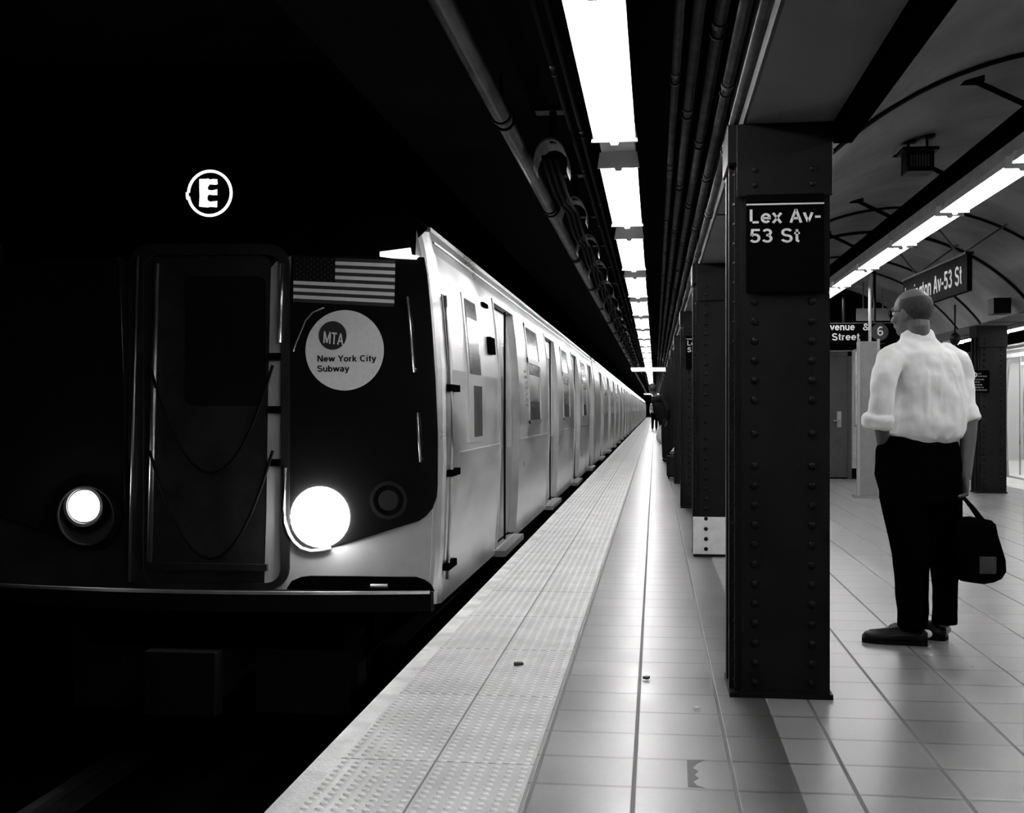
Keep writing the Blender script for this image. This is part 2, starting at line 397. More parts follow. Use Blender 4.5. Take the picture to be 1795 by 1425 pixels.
# wall across the middle of the platform with a door
WY = 20.3
b = B(); b.box(.72, WY, 0, 4.34, WY + .25, 2.12); b.mi = 1; b.box(.72, WY - .04, 2.12, 4.34, WY + .25, 2.9); b.box(1.6, WY, 2.9, 3.5, WY + .25, 3.3)
b.mi = 2; b.box(.72, WY - .012, 0, 4.34, WY, .17)
b.mi = 3
for i in range(14): b.box(.72, WY - .0015, .17 + .15 * i, 4.34, WY, .173 + .15 * i)
for i in range(24): b.box(.75 + .15 * i, WY - .0015, .17, .753 + .15 * i, WY, 2.12)
b.mi = 0; b.box(3.30, WY - .05, 2.22, 3.75, WY - .04, 2.42)
tag(b.build('wall_back', [M['walltile'], M['soot'], M['black'], M['postgrey']]), kind='structure')
p0 = P(1440, 700, Y=WY - .03); p1 = P(1486, 700, Y=WY - .03)
dr = B(); dr.box(p0.x - .2, WY - .05, .02, p1.x, WY - .013, 2.02)
dobj = tag(dr.build('door_1', M['doorpaint'], o=(p1.x, WY, 0), bevel=.005), kind='structure')
b = B(); fr = p1.x
for a in ((p0.x - .28, p0.x - .2, 0, 2.1), (fr, fr + .06, 0, 2.1), (p0.x - .28, fr + .06, 2.02, 2.1)): b.box(a[0], WY - .06, a[2] + .001, a[1], WY - .012, a[3])
b.build('door_frame', M['doorpaint'], dobj)
b = B(); q = P(1471, 735, Y=WY - .06); b.box(q.x - .035, WY - .062, q.z - .13, q.x + .035, WY - .05, q.z + .13); b.cyl((q.x, WY - .06, q.z - .02), (q.x, WY - .12, q.z - .02), .015); b.cyl((q.x, WY - .115, q.z - .02), (q.x - .1, WY - .115, q.z - .02), .012)
tag(b.build('door_handle', M['stainless_dull'], dobj), 'metal lever handle on a backplate')

# ------------------------------------------------------------------ steel columns
def column(loc, name, label, group):
    x, y, _ = loc
    e = empty(name, loc, label, 'column', group); e['kind'] = 'thing'
    x0, x1 = x - .195, x + .195; d = .34
    b = B()
    # H-section: wide plates front and back, web between, angles in the corners
    b.box(x0 + .045, y, 0, x1, y + .018, 2.285); b.box(x0 + .045, y + d - .018, 0, x1, y + d, 2.285)
    b.box(x - .01, y + .018, 0, x + .03, y + d - .018, 2.285)
    b.box(x0 + .02, y + .018, 0, x0 + .045, y + .06, 2.285); b.box(x0 + .0, y + .06, 0, x0 + .02, y + .1, 2.285)
    b.box(x0 + .0, y + d - .1, 0, x0 + .02, y + d - .03, 2.285); b.box(x0 + .02, y + .06, 0, x0 + .055, y + d - .03, 2.285)
    b.box(x1 - .03, y + .018, 0, x1 - .012, y + d - .018, 2.285)
    # foot plate
    b.box(x0 - .002, y - .012, 0, x1 + .012, y + d + .01, .02)
    zs = []
    z = .06
    gaps = {11: .05, 12: .055}
    for i in range(26):
        zs.append(z); z += .0785 + gaps.get(i, 0)
        if z > 2.02: break
    zs += [2.09]
    for z in zs:
        for px in (x - .098, x + .125):
            b.dome((px, y, z), .0165, .012, Vector((0, -1, 0)), n=10, m=3)
    for z in zs:
        b.dome((x0 + .02, y + .04, z), .012, .008, Vector((-1, 0, 0)), n=6, m=1)
    b.build('shaft', M['steel_paint'], e, smooth=False)
    b = B(); b.box(x0 + .025, y - .022, 1.995, x1 + .008, y + .002, 2.283); b.box(x0 - .01, y - .01, 2.13, x1 + .012, y + d + .01, 2.284)
    for px in (x - .098, x + .125):
        for z in (2.04, 2.10): b.dome((px, y - .022, z), .014, .01, Vector((0, -1, 0)), n=10, m=2)
    b.build('capital', M['steel_paint'], e, bevel=.003)
    return e
cl = column((.493, 4.86, 0), 'platform_column', 'nearest riveted steel column carrying the white lettered station sign', 'riveted columns along the train side')
col_text = ['', 'riveted steel column with a white painted foot just behind the nearest one', 'third riveted column with a small partly hidden station sign', 'fourth riveted column back from the camera along the train side']
LX = []
for k in range(1, 34):
    lab = col_text[k] if k < 4 else ('%s riveted column back along the train side' % ORD[k] if k < 7 else 'thin sliver of a distant riveted column beside the train platform')
    dup(cl, (.493, 4.86 + 4.59 * k, 0), lab)
for k in range(8):
    cc = dup(cl, (4.56, 17.0 + 4.59 * (k - 2), 0), ['riveted column of the far row, beyond the right edge of the view', 'riveted column of the far row, just outside the view', 'dark riveted column with an information panel by the standing train', 'riveted column of the far row hidden behind the panelled one'][k] if k < 4 else 'distant riveted column of the far row behind the wall')
    cc['group'] = 'riveted columns along the far side'
# white painted foot of the second column
x, y = .493, 4.86 + 4.59
b = B(); b.box(x - .15, y - .004, .0, x + .197, y + .001, .31); b.box(x - .199, y - .004, 0, x - .15, y + .0, .31); b.mi = 1
for z in (.06, .1385, .217): b.dome((x - .098, y - .004, z), .0165, .014, Vector((0, -1, 0)), n=10)
tag(b.build('painted_column_wrap', [M['whitepaint'], M['steel_paint']], o=(x, y, 0)), 'white painted band around the foot of the second column', 'band')

# station signs on columns
def col_sign(y, label, group=None, x=.493):
    x0 = x - .135; x1 = x + .17; z0, z1 = 1.61, 2.00
    e = empty('column_sign', (x, y, z0), label, 'sign', group)
    b = B(); b.box(x0, y - .035, z0, x1, y - .023, z1); b.build('sign_panel', M['sign'], e, bevel=.004)
    b = B(); b.box(x0 + .002, y - .037, 1.957, x1 - .002, y - .035, 1.963); b.build('stripe', M['letter'], e)
    text('lettering', 'Lex Av-', (x0 + .012, y - .037, 1.885), (1, 0, 0), (0, 0, 1), .055, M['letter'], e, sx=1.24, depth=.001)
    text('lettering', '53 St', (x0 + .014, y - .037, 1.808), (1, 0, 0), (0, 0, 1), .055, M['letter'], e, sx=1.24, depth=.001)
    b = B()
    for xx in (x0 + .05, x1 - .05): b.box(xx - .012, y - .024, z0 + .03, xx + .012, y - .001, z0 + .06); b.box(xx - .012, y - .024, z1 - .06, xx + .012, y - .001, z1 - .03)
    b.build('bracket', M['blackmetal'], e)
    return e
col_sign(4.86, 'black station sign with white letters on the nearest column')
col_sign(4.86 + 4.59 * 2, 'small black station sign half hidden on the third column')
col_sign(4.86 + 4.59 * 4, 'distant black station sign on a column far along the train side')

# information panel on the far-side column
sx_, sy_ = 4.56, 17.0
a = P(1703, 688, Y=sy_ - .03); q = P(1735, 649, Y=sy_ - .03)
e = empty('information_sign', ((a.x + q.x) / 2, sy_, a.z), 'black information panel with rows of small white text on the far column', 'sign')
b = B(); b.box(a.x, sy_ - .03, a.z, q.x, sy_ - .014, q.z); b.build('sign_panel', M['sign'], e)
b = B(); r0 = P(1708.5, 657, Y=sy_ - .032); b.ring(r0, .028, .012, t=.002, n=20); b.build('emblem', M['letter'], e)
b = B()
rnd = random.Random(3)
for j in range(7):
    yy = 655 + j * 4.6 if j < 2 else 656 + j * 4.6
    x0 = 1714 if j < 2 else 1704; wd = (6, 16, 22, 14, 18, 20, 27)[j]
    xx = x0
    while xx < x0 + wd:
        l = rnd.uniform(2, 5); u0 = P(xx, yy + 1.1, Y=sy_ - .031); u1 = P(min(xx + l, x0 + wd), yy - 1.1, Y=sy_ - .031); b.box(u0.x, sy_ - .033, u0.z, u1.x, sy_ - .030, u1.z); xx += l + 1
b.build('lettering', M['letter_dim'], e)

# ------------------------------------------------------------------ fluorescent fixtures
def fixture(loc, Lt, period, width, tube_r, name, label, group, trough_h=.05, skirt=.0, ntube=1):
    x, y, z = loc
    e = empty(name, loc, label, 'light fixture', group)
    hw = width / 2
    b = B(); b.box(x - hw * .9, y - (period - Lt) / 2, z + .06, x + hw * .9, y + Lt + (period - Lt) / 2 - .002, z + trough_h + .09)
    b.build('housing', M['galv'], e)
    b = B(); b.prism([(x - hw, y, z - .005 - skirt), (x - hw * .8, y, z + .045), (x + hw * .8, y, z + .045), (x + hw, y, z - .005 - skirt), (x + hw * 1.02, y, z - .005 - skirt), (x + hw * .82, y, z + .058), (x - hw * .82, y, z + .058), (x - hw * 1.02, y, z - .005 - skirt)], (0, Lt, 0))
    b.build('reflector', M['white_enamel'], e)
    for yy in (y - .012, y + Lt):
        b = B(); b.prism([(x - hw * 1.12, yy, z - .02), (x - hw * .22, yy, z - .02), (x - hw * .16, yy, z - .035), (x + hw * .16, yy, z - .035), (x + hw * .22, yy, z - .02), (x + hw * 1.12, yy, z - .02), (x + hw * 1.0, yy, z + .06), (x - hw * 1.0, yy, z + .06)], (0, .014 + .0, 0))
        b.build('end_plate', M['white_enamel'], e)
    b = B(); b.cyl((x, y + .02, z), (x, y + Lt - .02, z), tube_r, n=10); b.build('lamp_tube', M['tube'], e, smooth=True)
    for yy in (y + .25, y + Lt - .25):
        b = B(); b.cyl((x, yy, z + trough_h + .08), (x, yy, 2.718 if z < 2.6 else z + .16), .008, n=6)
        b.build('hanger_rod', M['blackmetal'], e)
    return e
LZ = 2.40; PER = 2.57; LT = 1.96
L0 = fixture((-.185, 3.57, LZ), LT, PER, .19, .019, 'fluorescent_fixture', 'large glowing tube fixture at the top edge of the view over the platform edge', 'fluorescent row over the train-side platform edge')
k = 0
for n in range(-2, 64):
    if n == 0: continue
    if n < 0: lab = 'tube fixture of the bright row overhead, above the top edge of the view'
    elif n < 9: lab = '%s tube fixture down the bright row beside the conduits' % ORD[n]
    else: lab = 'tiny distant tube fixture in the bright row towards the tunnel'
    dup(L0, (-.185, 3.57 + PER * n, LZ), lab)
# cross fixtures spanning the row far away
def cross(y, z, x0, x1, label):
    z = 2.20
    e = empty('crosswise_fixture', ((x0 + x1) / 2, y, z), label, 'light fixture')
    b = B(); b.box(x0, y, z + .02, x1, y + .16, z + .09); b.build('housing', M['white_enamel'], e)
    b = B(); b.cyl((x0 + .03, y + .0, z), (x1 - .03, y + .0, z), .02); b.build('lamp_tube', M['dim_glow'], e)
    b = B(); b.cyl((-.47, y + .08, z + .08), (-.47, y + .08, 2.718), .008); b.build('hanger_rod', M['blackmetal'], e)
    b = B(); b.cyl((.188, y + .08, z + .08), (.188, y + .08, 2.718), .006); b.build('hanger_rod', M['blackmetal'], e)
cross(33, 2.30, -.66, .33, 'bright bar fixture set crosswise under the distant end of the light row')
cross(86, 2.26, -.8, .45, 'faint crosswise bar near the vanishing end of the light row')
# middle row under the vault
RX, RZ = 2.32, 2.70; RP = 1.90
R0 = fixture((RX, 6.05, RZ), 1.72, RP, .20, .019, 'fluorescent_fixture', '', 'fluorescent row under the vault', trough_h=.05)
R0.name = 'vault_fixture'
lab0 = ['glowing tube fixture running out of the right edge of the view under the vault', 'second tube fixture of the vault row, left of the one at the edge', 'third tube fixture of the vault row', 'fourth tube fixture of the vault row', 'fifth tube fixture of the vault row above the thin white pole', 'last visible tube fixture of the vault row beside the nearest column']
R0['label'] = lab0[0]
for n in range(-2, 7):
    if n == 0: continue
    dup(R0, (RX, 6.05 + RP * n, RZ), lab0[n] if 0 < n < 6 else 'tube fixture of the vault row outside or hidden from view')
b = B(); b.box(RX - .09, 0, RZ + .155, RX + .09, 20.2, RZ + .30)
for k in range(9):
    y = 1.2 + k * 2.1
    for s in (-1, 1):
        xx = RX + s * .42; b.cyl((RX + s * .06, y, RZ + .25), (xx, y + .0, vz(xx) - .001), .018, n=8); b.box(xx - .06, y - .05, vz(xx) - .02, xx + .06, y + .05, vz(xx) + .03)
tag(b.build('lamp_carrier_beam', M['black'], o=(RX, 0, RZ + .2)), 'black beam with short struts carrying the tube row under the vault', 'beam')
# row over the far platform edge
K0 = dup(L0, (5.10, 14.0, 2.28), 'tube fixture over the far platform edge, partly behind the far column'); K0['group'] = 'fluorescent row over the far platform edge'
for n in (-3, -2, -1, 1, 2, 3): dup(K0, (5.10, 14.0 + PER * n, 2.28), 'tube fixture over the far platform edge hidden from view')

# ------------------------------------------------------------------ pipes and conduits
def conduit(x, z, r, name, label, group, m, y0=-2, y1=110, cp=2.6, off=0., ring=1.25, rl=.05, ncp=26):
    e = empty(name, (x, 0, z), label, 'pipe', group)
    b = B(); b.cyl((x, y0, z), (x, y1, z), r, n=14); b.build('pipe_run', m, e, smooth=True)
    for k in range(ncp):
        y = off + cp * k
        b = B(); b.cyl((x, y, z), (x, y + rl, z), r * ring, n=14); b2 = B(); b2.cyl((x, y + rl + .09, z), (x, y + rl * 1.4 + .09, z), r * ring * 1.05, n=14)
        b.box(x - .008, y + rl * .3, z, x + .008, y + rl * .6, 2.718 if x < .33 else z + .03)
        b.build('clamp', M['blackmetal'], e); b2.build('coupling', M['blackmetal'], e)
conduit(-.715, 2.53, .042, 'water_pipe', 'long grey pipe with ringed couplings hanging between train and light row', None, M['pipe'], off=5.55, cp=2.6, rl=.03)
for i, (x, z, r) in enumerate(((.085, 2.53, .018), (.15, 2.52, .022), (.225, 2.50, .024), (.285, 2.43, .022), (.318, 2.31, .020))):
    conduit(x, z, r, 'electrical_conduit', ['thin conduit closest to the light row', 'second conduit from the light row', 'middle conduit of the dark bundle of five', 'fourth conduit from the light row', 'lowest conduit of the bundle, against the girder'][i], 'dark conduits between light row and column heads', M['conduit'], off=3.1 + i * .55, cp=1.83, ncp=30)
for i, x in enumerate((-.38, -.43)):
    conduit(x, 2.60, .013, 'electrical_conduit', ['thin dark conduit just left of the light row', 'thin dark conduit beside the cable brackets'][i], 'dark conduits left of the light row', M['blackmetal'], off=4 + i, cp=2.2, ncp=20)
# cable brackets with sagging cables, left of the lights
def bracket(y, label):
    x = -.54
    e = empty('cable_bracket', (x, y, 2.45), label, 'bracket', 'curved cable brackets above the train-side platform edge')
    b = B(); pts = []
    n = 10
    for i in range(n + 1):
        a = PI * (1.15 * i / n - .1); pts.append((x + .09 * math.cos(a), z0 + .13 * math.sin(a)))
    rings = [[Vector((px, y, pz)), Vector((px, y + .26, pz)), Vector((px, y + .26, pz + .012)), Vector((px, y, pz + .012))] for px, pz in pts]
    b.loft(rings); b.build('hook', M['bracket'], e)
    b = B(); b.box(x - .006, y + .03, z0 + .12, x + .03, y + .07, 2.718); b.box(x - .08, y - .0, 2.70, x + .08, y + .1, 2.72); b.build('hanger_rod', M['blackmetal'], e)
    return e
z0 = 2.42
br0 = bracket(6.2, 'nearest curved cable bracket left of the light row')
for k in range(1, 24):
    dup(br0, (-.54, 6.2 + 1.72 * k, 2.45), ('%s curved cable bracket back along the light row' % ORD[k]) if k < 7 else 'small distant cable bracket beside the light row')
for j in range(3):
    b = B(); pts = []
    for k in range(24):
        for q in range(6):
            t = q / 6; pts.append((-.58 + j * .035, 6.25 + 1.72 * (k + t), 2.47 - .06 * math.sin(PI * t) - j * .004))
    b.tube(pts, .012, n=6)
    tag(b.build('sagging_cable', M['rubber'], o=(-.56 + j * .035, 0, 2.45), smooth=True), ['outermost black cable sagging from bracket to bracket', 'middle black cable sagging between the curved brackets', 'innermost black cable sagging beside the light row'][j], 'cable', 'cables carried by the curved brackets')
# conduits arched across the vault
for i, (y, r) in enumerate(((7.1, .014), (12.6, .014), (14.3, .018), (16.6, .014), (17.8, .012))):
    b = B(); b.tube([vault(-va + 2 * va * k / 48, r + .002) + Vector((0, y, 0)) for k in range(49)], r, n=8)
    tag(b.build('vault_conduit', M['blackmetal'], o=(vcx, y, VZC), smooth=True), ['thin dark conduit arching over the vault above the loudspeaker box', 'arched conduit crossing the vault above the hanging sign', 'thicker arched conduit beyond the hanging sign', 'arched conduit further along the vault near the wall', 'last faint arched conduit before the wall'][i], 'conduit', 'conduits arched across the vault')
# two lengthwise conduits on the right haunch with a junction box
b = B(); q = Vector((4.12, 0, vz(4.12, .03)))
b.box(3.98, 14.75, 2.28, 4.18, 15.0, vz(4.18) - .006)
tag(b.build('junction_box', M['blackmetal'], o=(4.08, 14.9, 2.3), bevel=.003), 'dark junction box on the right side of the vault', 'box')
# loudspeaker box
a = P(1590, 300, Y=9.0); q = P(1638, 262, Y=9.0)
e = empty('loudspeaker_box', ((a.x + q.x) / 2, 9.1, q.z), 'black box with a barred grille hanging from the vault', 'box')
b = B(); b.box(a.x, 9.0, a.z, q.x, 9.22, q.z); b.box(a.x - .035, 8.97, q.z - .005, q.x + .03, 9.25, q.z + .02); b.build('cabinet', M['blackmetal'], e, bevel=.004)
b = B(); m_ = (a.x + q.x) / 2 - .01
for i in range(7): xx = m_ - .06 + i * .02; b.box(xx, 8.992, a.z + .035, xx + .009, 9.0, q.z - .035)
b.build('grille', M['pipe'], e)
b = B()
for xx in (a.x + .03, q.x - .03): b.cyl((xx, 9.1, q.z), (xx, 9.1, vz(xx) + .01), .01); b.box(xx - .05, 9.06, vz(xx) - .015, xx + .05, 9.14, vz(xx) + .01)
b.build('hanger_rod', M['blackmetal'], e)

# ------------------------------------------------------------------ hanging signs
# lengthwise station sign
A = P(1695, 445, X=3.03); Bf = P(1583, 490, X=2.94)
ax = (Bf - A); ax.z = 0; ln = ax.length; u = ax.normalized()
zt = A.z; zb = zt - .36; rg = -u; nrm = rg.cross(Vector((0, 0, 1)))
e = empty('hanging_sign', A + Vector((0, 0, -.36)), 'dark station sign hung lengthwise under the vault behind the man', 'sign')
b = B(); p = Vector((A.x, A.y, 0)); t = Vector((.05, 0, 0))
b.prism([p + Vector((0, 0, zb)), p + u * ln + Vector((0, 0, zb)), p + u * ln + Vector((0, 0, zt)), p + Vector((0, 0, zt))], t); b.build('sign_panel', M['sign'], e)
b = B(); b.prism([p + Vector((0, 0, zt)) - t * .3, p + u * ln + Vector((0, 0, zt)) - t * .3, p + u * ln + Vector((0, 0, zt + .025)) - t * .3, p + Vector((0, 0, zt + .025)) - t * .3], t * 1.6); b.build('top_rail', M['blackmetal'], e)
st = p + u * (ln - .1) + Vector((-.002, 0, zb + .085))
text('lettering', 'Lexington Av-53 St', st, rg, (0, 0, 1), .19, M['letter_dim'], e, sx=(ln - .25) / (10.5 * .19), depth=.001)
b = B()
for f in (.12, .78):
    q = p + u * ln * f + Vector((.02, 0, zt + .02))
    for dx in (-.42, .46):
        tx = q.x + dx; b.cyl(q, (tx, q.y - .02, vz(tx) + .01), .011, n=8)
    b.ell(q, (.03, .03, .03), u=8, v=6)
b.build('hanger_rod', M['pipe'], e)
# crosswise exit sign over the door
SY = 17.2
a = P(1400, 603, Y=SY); q = P(1592, 564, Y=SY)
e = empty('exit_sign', ((a.x + q.x) / 2, SY, a.z), 'black sign with white street lettering and a round line bullet, above the door', 'sign')
b = B(); b.box(a.x, SY, a.z, q.x, SY + .05, q.z); b.build('sign_panel', M['sign'], e, bevel=.003)
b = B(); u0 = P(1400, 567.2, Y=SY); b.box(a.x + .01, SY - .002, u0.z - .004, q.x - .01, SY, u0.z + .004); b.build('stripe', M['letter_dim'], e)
s1 = P(1444.5, 579.2, Y=SY - .002); text('lettering', 'Avenue', s1, (1, 0, 0), (0, 0, 1), .098, M['letter'], e, sx=1.08, depth=.001)
s1 = P(1512.5, 579.2, Y=SY - .002); text('lettering', '&', s1, (1, 0, 0), (0, 0, 1), .098, M['letter'], e, sx=1.1, depth=.001)
s1 = P(1458, 596.5, Y=SY - .002); text('lettering', 'Street', s1, (1, 0, 0), (0, 0, 1), .098, M['letter'], e, sx=1.18, depth=.001)
u0 = P(1542, 582, Y=SY - .001); b = B(); b.disc(u0, .118, t=.004); b.build('line_bullet', mat('bullet grey', .018, .5), e)
s1 = P(1537, 588.5, Y=SY - .006); text('lettering', '6', s1, (1, 0, 0), (0, 0, 1), .13, M['letter'], e, sx=1.1, weight=.8, depth=.001)
b = B()
for xx in (a.x + .62, q.x - .45): b.cyl((xx, SY + .025, q.z), (xx, SY + .025, vz(xx) + .01), .02)
b.build('hanger_rod', M['blackmetal'], e)

a = P(1502, 562, Y=19.0); q = P(1560, 540, Y=19.0); b = B(); b.box(a.x, 19.0, a.z, q.x, 19.06, q.z); [b.cyl((xx, 19.03, q.z), (xx, 19.03, vz(xx) + .005), .012) for xx in (a.x + .1, q.x - .1)]
tag(b.build('hanging_notice', M['postgrey'], o=(a.x, 19, a.z)), 'small grey hanging panel just above the crosswise street sign', 'panel')
# grey enclosure post with map board and white pole
PYY = 15.9
a = P(1503, 868, Y=PYY); q = P(1542, 598, Y=PYY)
e = empty('kiosk_post', ((a.x + q.x) / 2, PYY, 0), 'pale grey boxed post with flanged edges standing left of the man', 'post')
b = B(); b.box(a.x + .02, PYY, 0, q.x - .02, PYY + .2, q.z); b.build('casing', M['postgrey'], e, bevel=.004)
b = B()
for xx in (a.x, q.x - .03): b.box(xx, PYY - .02, 0, xx + .03, PYY + .01, q.z + .03)
b.build('edge_flange', mat('edge flange', .26, .5), e)
b = B(); b.box(a.x - .03, PYY - .04, 0, q.x + .03, PYY + .24, .035); b.build('foot_plate', M['postgrey'], e)
u0 = P(1526, 598, Y=PYY - .0); u1 = P(1526, 480, Y=PYY)
b = B(); b.cyl((u0.x, PYY + .05, u0.z), (u0.x, PYY + .05, vz(u0.x) + .01), .019)
tag(b.build('white_pole', M['whitepaint'], o=(u0.x, PYY + .05, u0.z), smooth=True), 'thin white pole rising from the grey post to the vault', 'pole')
a = P(1498, 748, Y=PYY + .35); q = P(1514, 612, Y=PYY + .35)
e = empty('map_board', (a.x, PYY + .35, 0), 'narrow bright map board seen beside the grey post', 'notice board')
b = B(); b.box(a.x, PYY + .35, a.z, q.x + .3, PYY + .40, q.z); b.build('frame', M['postgrey'], e)
b = B(); b.box(a.x + .015, PYY + .345, a.z + .03, q.x + .28, PYY + .35, q.z - .03); b.build('map_sheet', mat('map sheet', .8, .5, var=.25, scale=9), e)
b = B(); b.box(q.x + .0, PYY + .36, 0, q.x + .05, PYY + .40, a.z); b.box(q.x + .25, PYY + .36, 0, q.x + .3, PYY + .40, a.z); b.build('leg', M['postgrey'], e)
# small dome camera under the vault right of the man's shoulder
u0 = P(1674, 594, Y=17.0); b = B(); b.ell(u0, (.07, .07, .09)); b.cyl(u0, (u0.x, u0.y, vz(min(u0.x, 4.2)) + .0), .012)
tag(b.build('dome_camera', M['blackmetal'], o=u0, smooth=True), 'small round dark camera hanging beside the far column head', 'camera')

# ------------------------------------------------------------------ the arriving train
YF = 7.19; XC = -2.78; CARL = 18.3; PITCH = 18.6
prof = [(-.04, -1.303), (.0, -1.30), (.3, -1.28), (.84, -1.262), (.87, -1.262), (1.4, -1.268), (1.8, -1.30), (2.03, -1.33), (2.10, -1.34), (2.25, -1.375)]
def sx(z):
    for (z0_, x0_), (z1_, x1_) in zip(prof, prof[1:]):
        if z <= z1_: return x0_ + (x1_ - x0_) * (z - z0_) / (z1_ - z0_)
    return prof[-1][1]
roofp = [(2.25, -1.375), (2.30, -1.42), (2.40, -1.55), (2.52, -1.80), (2.62, -2.2), (2.66, XC)]
DOORS = [9.75 + 4.575 * i for i in range(4)]; DW = 1.34; DTOP = 2.08; DBOT = 0.0
def make_car(cab, open_doors=False):
    """car standing on the left track, platform side facing +X; built at its place in world coordinates"""
    y0, y1 = YF, YF + CARL
    e = empty('subway_car', (XC, y0, -1.1), '', 'subway car')
    yb = sorted(set([y0 + .075, y1] + [d for d in DOORS] + [d + DW for d in DOORS] + [y0 + .28 + i * .0 for i in (0,)]))
    b = B()
    zl = [p[0] for p in prof]
    for ya, yc in zip(yb, yb[1:]):
        isdoor = any(abs(ya - d) < 1e-6 for d in DOORS)
        for za, zc in zip(zl, zl[1:]):
            if isdoor and za >= DBOT - 1e-6 and zc <= 2.03 + 1e-6: continue
            b.quad((sx(za), ya, za), (sx(za), yc, za), (sx(zc), yc, zc), (sx(zc), ya, zc))
    # nose corner: small radius from front plane
    for za, zc in zip(zl, zl[1:]):
        for i in range(4):
            t0, t1 = PI / 2 * i / 4, PI / 2 * (i + 1) / 4; r = .075
            def cp(z, t): return (sx(z) - r + r * math.cos(t), y0 + r - r * math.sin(t), z)
            b.quad(cp(za, t0), cp(za, t1), cp(zc, t1), cp(zc, t0))
    # door recess jambs
    for d in DOORS:
        for za, zc in zip(zl, zl[1:]):
            if za >= DBOT - 1e-6 and zc <= 2.03 + 1e-6:
                for yy in (d, d + DW): b.quad((sx(za), yy, za), (sx(za) - .09, yy, za), (sx(zc) - .09, yy, zc), (sx(zc), yy, zc))
        b.quad((sx(2.03), d, 2.03), (sx(2.03) - .09, d, 2.03), (sx(2.03) - .09, d + DW, 2.03), (sx(2.03), d + DW, 2.03))
    # far side, floor, rear end
    xm = 2 * XC
    for za, zc in zip(zl, zl[1:]): b.quad((xm - sx(za), y0 + .04, za), (xm - sx(zc), y0 + .04, zc), (xm - sx(zc), y1, zc), (xm - sx(za), y1, za))
    b.mi = 1
    b.quad((sx(-.04), y0 + .05, -.04), (xm - sx(-.04), y0 + .05, -.04), (xm - sx(-.04), y1, -.04), (sx(-.04), y1, -.04))
    full = [(x, z) for z, x in prof] + [(x, z) for z, x in roofp[1:]]
    full = full + [(xm - x, z) for x, z in full[::-1]]
    b.face([b.bm.verts.new((x, y1, z)) for x, z in full])
    b.build('car_body', [M['stainless'], M['blackmetal']], e)
    # roof
    b = B(); rp = [(x, z) for z, x in roofp] + [(xm - x, z) for z, x in roofp[::-1]][1:]
    rp = [(x, z) for x, z in rp]
    b.loft([[Vector((x, yy, z)) for x, z in rp] for yy in (y0 + .0, y1)], cap=False, closed=False)
    b.build('roof', M['blackmetal'], e)
    # gutters and belt rail
    b = B(); b.box(sx(2.17) - .01, y0 + .06, 2.165, sx(2.17) + .012, y1 - .05, 2.178); b.box(-1.40, y0 + .02, 2.235, -1.362, y1 - .02, 2.262)
    b.build('gutter', M['stainless'], e)
    segs = [(y0 + .5, DOORS[0])] + [(DOORS[i] + DW, DOORS[i + 1]) for i in range(3)] + [(DOORS[3] + DW, y1 - .05)]
    b = B()
    for a_, c__ in segs: b.box(-1.27, a_ + .03, .855, -1.252, c__ - .03, .87)
    b.build('belt_rail', M['stainless'], e)
    # doors
    for d in DOORS:
        for s in (0, 1):
            if open_doors: ya = d - .55 if s == 0 else d + DW - .1
            else: ya = d + .005 if s == 0 else d + DW / 2 + .004
            yc = ya + DW / 2 - .009
            b = B()
            zz = [0.01, .3, .85, 1.4, 1.8, 2.02]
            rings = []
            for z in zz:
                x = min(sx(z), -1.262) - .055
                rings.append([Vector((x, ya, z)), Vector((x, yc, z)), Vector((x - .03, yc, z)), Vector((x - .03, ya, z))])
            b.loft(rings); leaf = b.build('door', M['door_steel'], e)
            if open_doors: continue
            b = B(); wy0, wy1 = ya + .15, yc - .15
            rings = []
            for z in (.80, .86, 1.4, 1.75, 1.80):
                x = min(sx(z), -1.262) - .053; ins = .04 if z in (.80, 1.80) else 0
                rings.append([Vector((x, wy0 + ins, z)), Vector((x, wy1 - ins, z)), Vector((x - .01, wy1 - ins, z)), Vector((x - .01, wy0 + ins, z))])
            b.loft(rings); b.build('door_window', M['glass'], leaf)
            b = B(); ed = yc if s == 0 else ya; b.box(-1.315, ed - .012, .01, -1.300, ed + .012, 2.0); b.build('door_seal', M['rubber'], leaf)
        b = B(); b.box(-1.36, d - .02, -.06, -1.215, d + DW + .02, -.012); b.build('threshold', M['stainless_dull'], e)
        b = B()
        for yy in (d - .03, d + DW):
            rr = []
            for z in (0, .3, .84, 1.4, 1.8, 2.05): rr.append([Vector((sx(z), yy, z)), Vector((sx(z) + .012, yy, z)), Vector((sx(z) + .012, yy + .03, z)), Vector((sx(z), yy + .03, z))])
            b.loft(rr)
        rr = [(sx(2.05), d - .03), ]
        b.box(sx(2.05) - .005, d - .03, 2.03, sx(2.05) + .012, d + DW + .03, 2.06); b.build('door_frame', M['stainless'], e)
    # windows between doors
    wins = [(DOORS[i] + DW + .98, DOORS[i + 1] - 1.0) for i in range(3)]
    for i, (a_, c__) in enumerate(wins):
        def pan(za, zc, ya, yc, off, th):
            b.prism([(sx(za) + off, ya, za), (sx(za) + off, yc, za), (sx(zc) + off, yc, zc), (sx(zc) + off, ya, zc)], (th, 0, 0))
        b = B(); f = .035
        for (za, zc, ya, yc) in ((1.0, 1.0 + f, a_, c__), (1.99, 1.99 + f, a_, c__), (1.62, 1.62 + f * 1.6, a_, c__), (1.0, 1.62, a_, a_ + f), (1.0, 1.62, c__ - f, c__), (1.62, 2.02, a_, a_ + f), (1.62, 2.02, c__ - f, c__)): pan(za, zc, ya, yc, -.002, .016)
        wf = b.build('window', M['stainless'], e)
